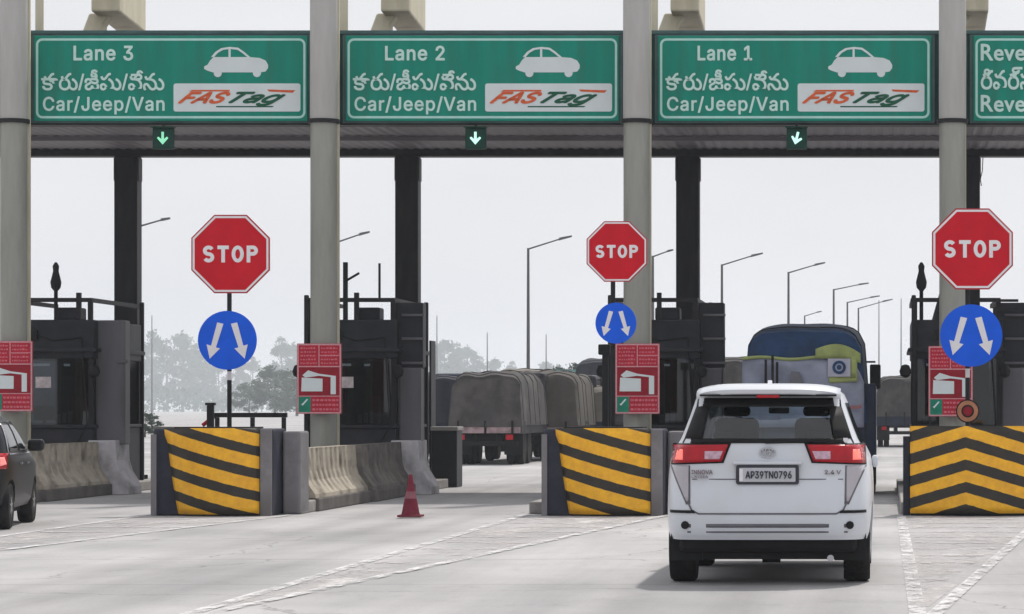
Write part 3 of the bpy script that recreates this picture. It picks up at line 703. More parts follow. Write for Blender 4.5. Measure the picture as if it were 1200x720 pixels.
def stop_sign(x, y, zc, w, zb, rb, xb, label, xp, twin=False):
    t = thing('stop_sign', label, 'stop sign', (x, y, .18), group='red stop signs over the crash barriers')
    z = zc-.18; r = w/2/math.cos(math.pi/8)
    MB().prism([(a, b+z) for a, b in octa(r)], -.02, .0).build('plate', 'stop_edge', t)
    MB().ring([(a, b+z) for a, b in octa(r*.965)], [(a, b+z) for a, b in octa(r*.915)], -.026, -.0205).build('border', 'white', t)
    MB().prism([(a, b+z) for a, b in octa(r*.914)], -.024, -.0205).build('face', 'stop_red', t)
    stop_letters(t, w*.70, w*.215, z)
    zb -= .18; xb -= x; xp -= x
    p = MB(); p.cyl((xp, .05, 0), (xp, .05, zb-rb*1.35), .035, n=12)
    p.build('pole', 'pole', t, smooth=True)
    if not twin:
        MB().cyl((xp, .05, zb-rb*1.35+.002), (xp, .05, zb-rb*1.06), .033, n=12).build('white_band', 'pole_w', t, smooth=True)
    MB().cyl((xp, .05, zb-rb*1.06+.002), (xp, .05, z+r*.8), .035, n=12).build('upper_pole', 'pole', t, smooth=True)
    for zz in (z-.2*r, z+.3*r): MB().box(xp-.12, xp+.12, .005, .012, zz, zz+.04).build('clamp', 'dark_steel', t)
    d = thing('direction_sign', label.replace('stop sign', 'blue disc').replace('red octagonal', 'round').replace('with STOP in white', 'with two white arrows'), 'road sign', (x+xb, y-.02, .18+zb), group='blue discs with two arrows')
    MB().cyl((0, 0, 0), (0, -.02, 0), rb, n=48).build('disc', 'sign_blue', d)
    for s in (-1, 1):
        k = rb/.43
        a = [(.06, .26), (.17, .22), (.22, -.13), (.285, -.11), (.29, -.30), (.13, -.13), (.165, -.13)]
        a = [(.055, .24), (.145, .26), (.235, -.08), (.30, -.06), (.255, -.27), (.105, -.12), (.165, -.105)]
        if s < 0: a = [(-p, q) for p, q in a][::-1]
        MB().prism([(p*k, q*k) for p, q in a][::-1], -.028, -.0205).build('arrow', 'white', d)
    MB().box(-.1, .1, .002, .012, -.02, .02).build('clamp', 'dark_steel', d)
    return t, d
def pt(px, py, D): return ((px-1035)*D/3600, CAM_Z+(480-py)*D/3600)
def place_stop(px, py, w, bx, by, bw, pxp, D, label, dlabel, twin=False):
    (x, z), (xb, zb) = pt(px, py, D), pt(bx, by, D)
    t, d = stop_sign(x, D, z, w*D/3600, zb, bw*D/7200, xb, label, pt(pxp, 0, D)[0], twin); d['label'] = dlabel
place_stop(270.5, 298, 92, 267, 399, 69, 268, 45.8, 'large red octagonal stop sign over the barrier nearest the red cone', 'blue disc with two white arrows below the stop sign nearest Lane 3')
place_stop(723, 295, 71, 722, 379, 48, 718, 45.9, 'smallest red stop sign, over the barrier beside the white car', 'smallest blue disc with two white arrows', True)
place_stop(1139.5, 292, 95, 1138, 393.5, 73, 1134, 45.8, 'large red octagonal stop sign over the chevron barrier', 'blue disc with two white arrows above the chevron barrier')
# control post beside the small sign
t = thing('control_post', 'black square post with a small box on top beside the small blue disc', 'post', (pt(709, 0, 46.2)[0], 46.2, .18))
MB().box(-.045, .045, 0, .08, 0, 2.28).build('post', 'pole', t, bevel=.01)
MB().box(-.10, .08, -.05, .1, 2.18, 2.34).build('sensor_box', 'trim', t, bevel=.02)
t = thing('control_post', 'short black stub post beside the stop sign pole above the striped barrier', 'post', (pt(246, 0, 45.6)[0], 45.6, .18))
MB().box(-.05, .05, 0, .08, 0, 1.42).build('post', 'pole', t, bevel=.01)
MB().box(-.07, .07, -.01, .09, 1.42, 1.46).build('cap', 'pole', t)
# round reflector over the chevron barrier
x, z = pt(1134, 482, 45.5)
t = thing('round_reflector', 'small round red and cream reflector above the chevron barrier', 'reflector', (x, 45.55, z))
MB().cyl((0, 0, 0), (0, -.03, 0), .175, n=32).build('housing', 'pole', t)
MB().ring(circ(0, 0, .155), circ(0, 0, .095), -.045, -.031).build('ring', 'amber', t)
MB().cyl((0, -.031, 0), (0, -.042, 0), .07, n=24).build('lens', 'notice_dk', t)

# ---------------------------------------------------------------- red notices on the front columns
def notice(px, py, label):
    D = 53.3; x, z = pt(px, py, D)
    t = thing('notice_board', label, 'notice board', (x, D, z), group='red notice boards on the columns')
    W, H = .385, .61
    MB().box(-W, W, 0, .03, -H, H).build('board', 'notice_red', t)
    MB().ring(rrect(-W+.005, W-.005, -H+.005, H-.005, .02), rrect(-W+.03, W-.03, -H+.03, H-.03, .015), -.004, -.0005).build('border', 'notice_ln', t)
    b = MB()
    b.box(-W+.03, W-.03, -.004, -.0005, .20, .22); b.box(-.01, .005, -.004, -.0005, .22, H-.03); b.box(-W+.03, W-.03, -.004, -.0005, -.31, -.295)
    b.box(.0, W-.03, -.004, -.0005, .40, .41)
    b.build('divider', 'notice_ln', t)
    MB().box(-W+.031, W-.031, -.003, -.0005, -.294, .199).build('picture_ground', 'notice_dk', t)
    rnd = random.Random(px); tx = MB()
    for row in range(5):
        for x_a, x_b in ((-W+.06, -.04), (.03, W-.06)):
            xx = x_a
            while xx < x_b-.02:
                w = rnd.uniform(.02, .05); tx.box(xx, min(xx+w, x_b), -.003, -.0005, .255+row*.065, .275+row*.065+rnd.uniform(0, .012)); xx += w+.014
    for row in range(3):
        xx = -.12
        while xx < W-.06:
            w = rnd.uniform(.03, .06); tx.box(xx, min(xx+w, W-.05), -.003, -.0005, -.55+row*.08, -.515+row*.08); xx += w+.014
    tx.build('print_rows', 'notice_tx', t)
    w = MB(); w.prism([(-.31, -.22), (.06, -.22), (.06, .0), (-.30, .02)], -.009, -.0035)
    w.prism([(-.24, .02), (.0, .05), (.27, .02), (.27, .05), (.0, .085), (-.19, .145), (-.29, .06)], -.0085, -.0035)
    w.prism([(.20, -.27), (.29, -.27), (.29, .049), (.20, .049)], -.008, -.0036)
    w.build('hand_and_card_symbol', 'panelwhite', t)
    MB().box(-W+.03, -W+.24, -.005, -.0005, -.58, -.315).build('green_square', 'notice_gn', t)
    c = MB(); c.prism([(-.31, -.44), (-.285, -.47), (-.19, -.36), (-.215, -.35), (-.285, -.43)], -.009, -.0055); c.build('tick', 'panelwhite', t)
    return t
notice(12, 441, 'red notice board on the column beside the dark hatchback')
notice(374, 444, 'red notice board on the column above the cream ribbed barrier')
notice(747, 444, 'red notice board beside the black post and small blue disc')
notice(1114, 447, 'red notice board half hidden behind the blue disc over the chevron barrier')
# traffic cone
t = thing('traffic_cone', 'faded dark red traffic cone standing on the road', 'traffic cone', ((481-1035)/82.6, 43.6, .016))
MB().box(-.17, .17, -.17, .17, 0, .03).build('base', 'cone', t, bevel=.01)
MB().lathe([(.135, .031), (.125, .06), (.085, .26)], 24).build('cone_body', 'cone', t, smooth=True)
MB().lathe([(.086, .2605), (.066, .36)], 24).build('collar', 'cone_w', t, smooth=True)
MB().lathe([(.065, .3605), (.028, .58), (.024, .60), (.012, .602)], 24).build('cone_tip', 'cone', t, smooth=True)

# ---------------------------------------------------------------- cars
def catmull(tab, z):
    n = len(tab)
    for i in range(n-1):
        if tab[i][0] <= z <= tab[i+1][0]:
            t = (z-tab[i][0])/(tab[i+1][0]-tab[i][0])
            return [tab[i][j]*(1-t)+tab[i+1][j]*t for j in range(1, 4)]
    return list(tab[-1][1:])
class Body:
    def __init__(s, tab, n=8.5): s.tab = tab; s.n = n
    def wrf(s, z): return catmull(s.tab, z)
    def rear(s, x, z, off=0):
        w, r, f = s.wrf(z); l = (f-r)/2; yc = (f+r)/2; q = min(.985, abs(x)/w)
        return (x, yc-l*(1-q**s.n)**(1/s.n)-off, z)
    def front(s, x, z, off=0):
        w, r, f = s.wrf(z); l = (f-r)/2; yc = (f+r)/2; q = min(.985, abs(x)/w)
        return (x, yc+l*(1-q**s.n)**(1/s.n)+off, z)
    def side(s, y, z, sg, off=0):
        w, r, f = s.wrf(z); l = (f-r)/2; yc = (f+r)/2; q = min(.985, abs(y-yc)/l)
        return (sg*(w*(1-q**s.n)**(1/s.n)+off), y, z)
    def loft(s, mb, shrink=0, z0=None, z1=None, N=72):
        zs = sorted(set([t[0] for t in s.tab] + [a[0]+(b[0]-a[0])*k/2 for a, b in zip(s.tab, s.tab[1:]) for k in (1,)]))
        if z0: zs = [z0]+[z for z in zs if z0 < z < z1]+[z1]
        vs = []
        for z in zs:
            w, r, f = s.wrf(z); w -= shrink; r += shrink*1.3; f -= shrink*1.3; l = (f-r)/2; yc = (f+r)/2
            for i in range(N):
                a = 2*math.pi*i/N; ca, sa = math.cos(a), math.sin(a)
                # even parametrisation of the superellipse
                e = 2/s.n
                vs.append((w*math.copysign(abs(ca)**e, ca), yc+l*math.copysign(abs(sa)**e, sa), z))
        k = len(zs)
        fs = [(j*N+i, j*N+(i+1) % N, (j+1)*N+(i+1) % N, (j+1)*N+i) for j in range(k-1) for i in range(N)]
        fs += [tuple(range(N-1, -1, -1)), tuple(range((k-1)*N, k*N))]
        mb.add(vs, fs); return mb
    def patch(s, corners, where='rear', off=.006, nu=14, nv=6, sg=1):
        """corners: bl, br, tr, tl in (x,z) (rear/front) or (y,z) (side)"""
        bl, br, tr, tl = corners; m = MB()
        def fn(u_, v_):
            x = (bl[0]*(1-u_)+br[0]*u_)*(1-v_)+(tl[0]*(1-u_)+tr[0]*u_)*v_
            z = (bl[1]*(1-u_)+br[1]*u_)*(1-v_)+(tl[1]*(1-u_)+tr[1]*u_)*v_
            if where == 'rear': return s.rear(x, z, off)
            if where == 'front': return s.front(x, z, off)
            return s.side(x, z, sg, off)
        return m.grid(fn, nu, nv)
def carve(o, cutters):
    """subtract the cutters and keep the result as plain mesh"""
    for c in cutters:
        md = o.modifiers.new('cut', 'BOOLEAN'); md.operation = 'DIFFERENCE'; md.object = c; md.solver = 'EXACT'
        dg = bpy.context.evaluated_depsgraph_get(); dg.update()
        me = bpy.data.meshes.new_from_object(o.evaluated_get(dg))
        if len(me.polygons) > 20:
            o.modifiers.clear(); o.data = me
        else: o.modifiers.clear()
    for p in o.data.polygons: p.use_smooth = True
    o.data.set_sharp_from_angle(angle=R(35)); o.data.name = o.name
    for c in cutters: bpy.data.objects.remove(c)
def wheel(parent, x, y, r, w, sg):
    t = MB().lathe([(r*.62, -w/2), (r*.93, -w/2), (r, -w/2+.03), (r, w/2-.03), (r*.93, w/2), (r*.62, w/2)], 40).build('wheel', 'rubber', parent, smooth=True)
    t.location = (x, y, r); t.rotation_euler = (0, R(90)*sg, 0)
    MB().lathe([(r*.1, w/2-.05), (r*.6, w/2-.02), (r*.62, w/2-.005), (r*.6, -w/2+.02)], 32).build('rim', 'rim', t, smooth=True)
    b = MB()
    for i in range(7):
        a = 2*math.pi*i/7; b.cyl((0, 0, w/2-.02), (r*.56*math.cos(a), r*.56*math.sin(a), w/2-.02), .03, .02, 8)
    b.build('spokes', 'rim', t)
def arches(ys, r, hw):
    b = []
    for y in ys:
        for sg in (-1, 1):
            c = MB().cyl((sg*(hw-.32), y, r*.98), (sg*(hw+.3), y, r*.98), r*1.16, n=32).build('cutter', 'trim'); b.append(c)
    return b

MPV = [(.40, .895, .06, 4.62), (.46, .910, .02, 4.68), (.60, .918, .0, 4.72), (.75, .918, .01, 4.70), (.93, .912, .05, 4.58), (1.02, .902, .06, 4.35),
       (1.10, .888, .07, 4.0), (1.16, .862, .075, 3.72), (1.22, .832, .085, 3.60), (1.28, .795, .10, 3.50), (1.37, .758, .15, 3.34), (1.48, .718, .23, 3.12), (1.62, .672, .33, 2.85),
       (1.68, .645, .36, 2.65), (1.715, .605, .40, 2.45), (1.74, .54, .48, 2.2), (1.757, .44, .66, 1.9), (1.763, .3, .9, 1.7)]
HATCH = [(.26, .78, .06, 3.85), (.35, .83, .01, 3.92), (.55, .85, .0, 3.95), (.80, .85, .03, 3.85), (.92, .835, .05, 3.5), (1.0, .81, .08, 3.05), (1.12, .77, .14, 2.85),
         (1.25, .72, .24, 2.6), (1.38, .65, .34, 2.35), (1.45, .56, .42, 2.15), (1.48, .45, .55, 1.95), (1.49, .32, .7, 1.7)]

def white_mpv(x, y):
    t = thing('white_car', 'white people carrier seen from behind, driving towards the Lane 1 booth', 'car', (x, y, .0))
    B = Body(MPV)
    body = B.loft(MB()).build('body', 'wpaint', t, smooth=True)
    body.data.materials.append(M_['interior'])
    cav = B.loft(MB(), shrink=.07, z0=.98, z1=1.675).build('cutter', 'wpaint'); cav.data.materials.append(M_['interior'])
    for p in cav.data.polygons: p.material_index = 1
    def cut(mb):
        c = mb.build('cutter', 'wpaint'); c.data.materials.append(M_['interior'])
        for p in c.data.polygons: p.material_index = 1
        return c
    rw = cut(MB().prism([(-.68, 1.27), (.68, 1.27), (.60, 1.57), (-.60, 1.57)], -.6, .75))
    fw = cut(MB().prism([(-.68, 1.22), (.68, 1.22), (.56, 1.60), (-.56, 1.60)], 2.2, 4.2))
    sw = [cut(MB().prism_x([(a, 1.24), (b, 1.24), (b2, 1.56), (a2, 1.56)], -1.2, 1.2)) for a, b, b2, a2 in ((.55, 1.15, 1.15, .65), (1.25, 2.15, 2.15, 1.25), (2.25, 3.15, 2.75, 2.25))]
    for o in [cav, rw, fw]+sw: o.parent = t
    carve(body, [cav, rw, fw]+sw+[(lambda c: (setattr(c, 'parent', t), c)[1])(c) for c in arches((.80, 3.55), .34, .90)])
    # rear window: black ceramic frame and glass
    fr = MB()
    def bandp(c, o_): g = B.patch(c, off=o_, nu=16, nv=3); fr.add(g.v, g.f)
    bandp([(-.755, 1.245), (.755, 1.245), (.735, 1.285), (-.735, 1.285)], .006); bandp([(-.64, 1.565), (.64, 1.565), (.63, 1.64), (-.63, 1.64)], .006)
    bandp([(-.735, 1.285), (-.58, 1.285), (-.53, 1.565), (-.64, 1.565)], .0065); bandp([(.58, 1.285), (.735, 1.285), (.64, 1.565), (.53, 1.565)], .0065)
    fr.build('window_frame', 'trim', t, smooth=True, solid=.006)
    B.patch([(-.70, 1.25), (.70, 1.25), (.62, 1.60), (-.62, 1.60)], off=-.012).build('rear_window', 'glass_car', t, smooth=True)
    B.patch([(-.72, 1.19), (.72, 1.19), (.60, 1.62), (-.60, 1.62)], 'front', off=.004).build('windscreen', 'glass_clear', t, smooth=True)
    for sg in (-1, 1):
        B.patch([(.45, 1.21), (3.3, 1.21), (2.8, 1.60), (.58, 1.60)], 'side', off=.004, nu=24, sg=sg).build('side_window', 'glass_dark', t, smooth=True)
    # spoiler with high stop lamp
    sp = MB()
    def sf_(u_, v_):
        a = (u_*2-1)*.63; yy = .16+.14*(abs(a)/.63)**3
        zz = 1.71-.045*(abs(a)/.63)**5
        prof = [(0, -.035), (-.01, .0), (.05, .028), (.35, .05)]
        k = v_*3; i = min(2, int(k)); q = k-i
        return (a, yy+prof[i][0]*(1-q)+prof[i+1][0]*q, zz+prof[i][1]*(1-q)+prof[i+1][1]*q)
    sp.grid(sf_, 24, 6); sp.build('spoiler', 'wpaint', t, smooth=True, solid=.02)
    MB().box(-.60, .60, .19, .42, 1.655, 1.672).build('spoiler_underside', 'trim', t)
    MB().box(-.10, .10, .150, .19, 1.672, 1.705).build('stop_lamp', 'reflector', t, bevel=.008)
    MB().box(-.10, .10, .150, .19, 1.640, 1.668).build('stop_lamp', 'lamp_red', t, bevel=.008)
    MB().prism_x([(.55, 1.75), (.80, 1.75), (.66, 1.80), (.62, 1.80)], -.018, .018).build('antenna_fin', 'wpaint', t)
    # lamps
    for s in (-1, 1):
        def P_(c): return [(s*a, b) for a, b in c] if s > 0 else [(-c[1][0], c[1][1]), (-c[0][0], c[0][1]), (-c[3][0], c[3][1]), (-c[2][0], c[2][1])]
        l = B.patch(P_([(.40, 1.085), (.85, 1.068), (.84, 1.225), (.345, 1.232)]), off=.012).build('tail_light', 'lamp_red', t, smooth=True, solid=.02)
        B.patch(P_([(.385, 1.072), (.862, 1.054), (.852, 1.240), (.318, 1.248)]), off=.004).build('bezel', 'trim', l, smooth=True, solid=.006)
        B.patch(P_([(.42, 1.105), (.55, 1.105), (.55, 1.175), (.39, 1.175)]), off=.026).build('reversing_lens', 'lamp_clear', l, smooth=True, solid=.006)
        B.patch(P_([(.745, 1.10), (.83, 1.10), (.82, 1.19), (.745, 1.19)]), off=.026).build('lit_lens', 'lamp_on', l, smooth=True, solid=.006)
        rf = B.patch(P_([(.69, .74), (.705, .735), (.85, 1.05), (.69, 1.05)]), off=.010).build('lamp_extension', 'reflector', t, smooth=True, solid=.01)
        B.patch(P_([(.672, .715), (.71, .71), (.865, 1.05), (.68, 1.05)]), off=.002).build('bezel', 'groove', rf, smooth=True, solid=.006)
        B.patch(P_([(.63, .635), (.86, .635), (.86, .66), (.64, .66)]), off=.008).build('bumper_reflector', 'trim', t, smooth=True, solid=.008)
        sn = B.rear(s*.72, .53, .0); MB().cyl((sn[0], sn[1]+.01, .53), (sn[0], sn[1]-.02, .53), .035, n=16).build('parking_sensor', 'trim', t)
        # door mirror
        mr = MB().box(s*.90, s*.90+s*.06, 2.95, 3.12, .98, 1.10) if s > 0 else MB().box(-.96, -.90, 2.95, 3.12, .96, 1.11)
        mr.build('door_mirror', 'wpaint', t, bevel=.04)
        MB().box(*( (.58, .86) if s > 0 else (-.86, -.58)), .28, .40, .21, .50).build('mud_flap', 'trim', t)
    # seams and bumper lines
    def line(pts, w_, m_, nm, off=.004):
        b = MB()
        for (a, c), (a2, c2) in zip(pts, pts[1:]):
            dx, dz = a2-a, c2-c; l = math.hypot(dx, dz); nx, nz = -dz/l*w_/2, dx/l*w_/2
            g = B.patch([(a-nx, c-nz), (a2-nx, c2-nz), (a2+nx, c2+nz), (a+nx, c+nz)], off=off, nu=6, nv=1); b.add(g.v, g.f)
        b.build(nm, m_, t, smooth=True, solid=.004)
    line([(-.70, .74), (-.66, .66), (-.60, .63), (.60, .63), (.66, .66), (.70, .74)], .014, 'groove', 'tailgate_seam')
    line([(-.70, .525), (.70, .525)], .032, 'groove', 'bumper_groove')
    line([(-.70, .47), (.70, .47)], .014, 'groove', 'bumper_lip')
    line([(-.66, .93), (.66, .93)], .008, 'groove', 'tailgate_crease', .002)
    # underside
    MB().box(-.78, .78, .18, .5, .285, .42).build('rear_valance', 'trim', t, bevel=.04)
    MB().box(-.62, .62, .3, 4.3, .22, .40).build('underbody', 'trim', t)
    MB().cyl((-.07, .73, .28), (.09, .73, .28), .11, n=20).build('differential', 'trim', t, smooth=True)
    MB().cyl((-.7, .80, .30), (.7, .80, .30), .05, n=12).build('axle', 'trim', t, smooth=True)
    MB().cyl((.55, .05, .24), (.55, .6, .24), .03, n=14).build('exhaust_pipe', 'chrome', t, smooth=True)
    for yy in (.80, 3.55):
        for sg in (-1, 1): wheel(t, sg*.775, yy, .34, .235, sg)
    # plate, emblem, badges
    yr = B.rear(0, .97)[1]
    pf = MB().prism(rrect(-.275, .275, .885, 1.055, .02), yr-.03, yr-.012).build('number_plate', 'plate_fr', t)
    MB().prism(rrect(-.245, .245, .908, 1.030, .008), yr-.034, yr-.0305).build('plate_face', 'plate', pf)
    text('AP39TN0796', 'plate_fr', pf, -.19, .938, yr-.0345, w=.40, h=.062, bold=.02)
    MB().box(-.245, -.215, yr-.0365, yr-.0342, .915, 1.02).build('plate_strip', 'white', pf)
    MB().box(-.30, .30, yr-.035, yr+.03, 1.058, 1.085).build('plate_handle', 'wpaint', t, bevel=.008)
    ye = B.rear(0, 1.155)[1]; em = MB()
    def ell(a, b_, n=32): return [(a*math.cos(2*math.pi*i/n), 1.165+b_*math.sin(2*math.pi*i/n)) for i in range(n)]
    em.ring(ell(.072, .048), ell(.060, .038), ye-.02, ye-.0); em.ring(ell(.026, .040), ell(.018, .033), ye-.021, ye-.0)
    em.ring([(a, b_+.018) for a, b_ in ell(.048, .018)], [(a, b_+.018) for a, b_ in ell(.038, .012)], ye-.022, ye-.0)
    em.build('emblem', 'chrome', t)
    text('INNOVA', 'badge', t, -.665, .975, B.rear(.665, .99)[1]-.008-.02, w=.185, h=.036, bold=.03)
    text('CRYSTA', 'badge', t, -.665, .942, B.rear(.665, .95)[1]-.008-.02, w=.15, h=.020, bold=.02)
    text('2.4 V', 'badge', t, .50, .975, B.rear(.64, .99)[1]-.008-.01, w=.14, h=.034, bold=.03)
    MB().cyl((-.02, B.rear(0, 1.27)[1]-.02, 1.25), (.50, B.rear(.5, 1.27)[1]-.015, 1.262), .010, n=8).build('wiper', 'trim', t)
    MB().box(.66, .70, B.rear(.68, 1.27)[1]-.02, B.rear(.68, 1.27)[1]-.005, 1.25, 1.29).build('sticker', 'white', t)
    # seats
    for sx, sy in ((-.38, 2.35), (.38, 2.35), (-.42, 1.35), (.42, 1.35)):
        s_ = MB().box(sx-.21, sx+.21, sy, sy+.14, .98, 1.46 if sy > 2 else 1.25).build('seat', 'seat', t, bevel=.06)
        MB().box(sx-.13, sx+.13, sy, sy+.10, *((1.475, 1.57) if sy > 2 else (1.265, 1.34))).build('headrest', 'seat', s_, bevel=.035)
    MB().box(-.10, .10, 3.0, 3.03, 1.50, 1.565).build('rear_view_mirror', 'trim', t, bevel=.02)
    MB().box(-.75, .75, 3.15, 3.5, .99, 1.16).build('dashboard', 'trim', t, bevel=.05)
    return t
white_mpv((899-1035)/134.6, 26.78)

def hatch(x, y, rz, label, paint, group=None, name='dark_car', lit=True):
    LL = 'lamp_on2' if lit else 'lamp_red'
    t = thing(name, label, 'car', (x, y, 0), rz, group)
    B = Body(HATCH, 6)
    body = B.loft(MB()).build('body', paint, t, smooth=True)
    cs = arches((.62, 3.12), .30, .85)
    for c in cs: c.parent = t
    carve(body, cs)
    B.patch([(-.66, .99), (.66, .99), (.52, 1.38), (-.52, 1.38)], off=.006).build('rear_window', 'glass_dark2', t, smooth=True, solid=.005)
    B.patch([(-.66, 1.02), (.66, 1.02), (.52, 1.40), (-.52, 1.40)], 'front', off=.006).build('windscreen', 'glass_dark2', t, smooth=True, solid=.005)
    for sg in (-1, 1):
        B.patch([(.62, 1.0), (1.50, 1.0), (1.50, 1.38), (.82, 1.38)], 'side', off=.006, sg=sg).build('side_window', 'glass_dark2', t, smooth=True, solid=.005)
        B.patch([(1.58, 1.0), (2.62, 1.0), (2.05, 1.38), (1.58, 1.38)], 'side', off=.006, sg=sg).build('side_window', 'glass_dark2', t, smooth=True, solid=.005)
        B.patch([(.58, .955), (2.75, .955), (2.75, .975), (.58, .975)], 'side', off=.008, sg=sg).build('chrome_strip', 'chrome', t, smooth=True, solid=.005)
        B.patch([(.50, 1.0), (.55, .98), (.90, 1.40), (.85, 1.41)], 'side', off=.010, nu=2, sg=sg).build('window_surround', 'chrome', t, smooth=True, solid=.005)
        c = [(.58, .78), (.80, .78), (.80, .98), (.60, .98)]
        c = c if sg > 0 else [(-c[1][0], c[1][1]), (-c[0][0], c[0][1]), (-c[3][0], c[3][1]), (-c[2][0], c[2][1])]
        l = B.patch(c, off=.015).build('tail_light', 'lamp_red', t, smooth=True, solid=.02)
        B.patch([(.15, .80), (.32, .84), (.28, .97), (.16, .97)], 'side', off=.012, sg=sg, nu=5).build('tail_light', 'lamp_red', t, smooth=True, solid=.02)
        B.patch([(.16, .82), (.30, .84), (.26, .93), (.17, .93)], 'side', off=.03, sg=sg, nu=4).build('lit_lens' if lit else 'lens', LL, l, smooth=True, solid=.01)
        c = [(.62, .83), (.76, .83), (.76, .93), (.62, .93)]
        c = c if sg > 0 else [(-c[1][0], c[1][1]), (-c[0][0], c[0][1]), (-c[3][0], c[3][1]), (-c[2][0], c[2][1])]
        B.patch(c, off=.032).build('lit_lens' if lit else 'lens', LL, l, smooth=True, solid=.008)
        MB().box(min(sg*.82, sg*1.03), max(sg*.82, sg*1.03), 2.42, 2.58, .98, 1.14).build('door_mirror', paint, t, bevel=.04)
        hf = [(.45, .58), (.78, .58), (.75, .72), (.50, .74)]
        hf = hf if sg > 0 else [(-a, b) for a, b in (hf[1], hf[0], hf[3], hf[2])]
        B.patch(hf, 'front', off=.01).build('headlight', 'lamp_clear', t, smooth=True, solid=.02)
        for yy in (1.35, 2.05): B.patch([(yy, .82), (yy+.16, .82), (yy+.16, .85), (yy, .85)], 'side', off=.02, nu=2, sg=sg).build('door_handle', 'chrome', t, solid=.02)
    MB().box(-.68, .68, .2, 3.7, .18, .28).build('underbody', 'trim', t)
    yr = B.rear(0, .6)[1]
    MB().box(-.25, .25, yr-.03, yr-.002, .52, .64).build('number_plate', 'plate', t)
    for yy in (.62, 3.12):
        for sg in (-1, 1): wheel(t, sg*.73, yy, .30, .20, sg)
    return t
M_['glass_dark2'] = mat('dark_window_glass', (.006, .008, .010), .12, var=.1, spec=.22)
# rear right corner stands at about px 22; the car heads slightly leftwards
hatch(-11.93, 38.75, R(9), 'dark hatchback cut by the frame edge, its tail light lit', 'bpaint')

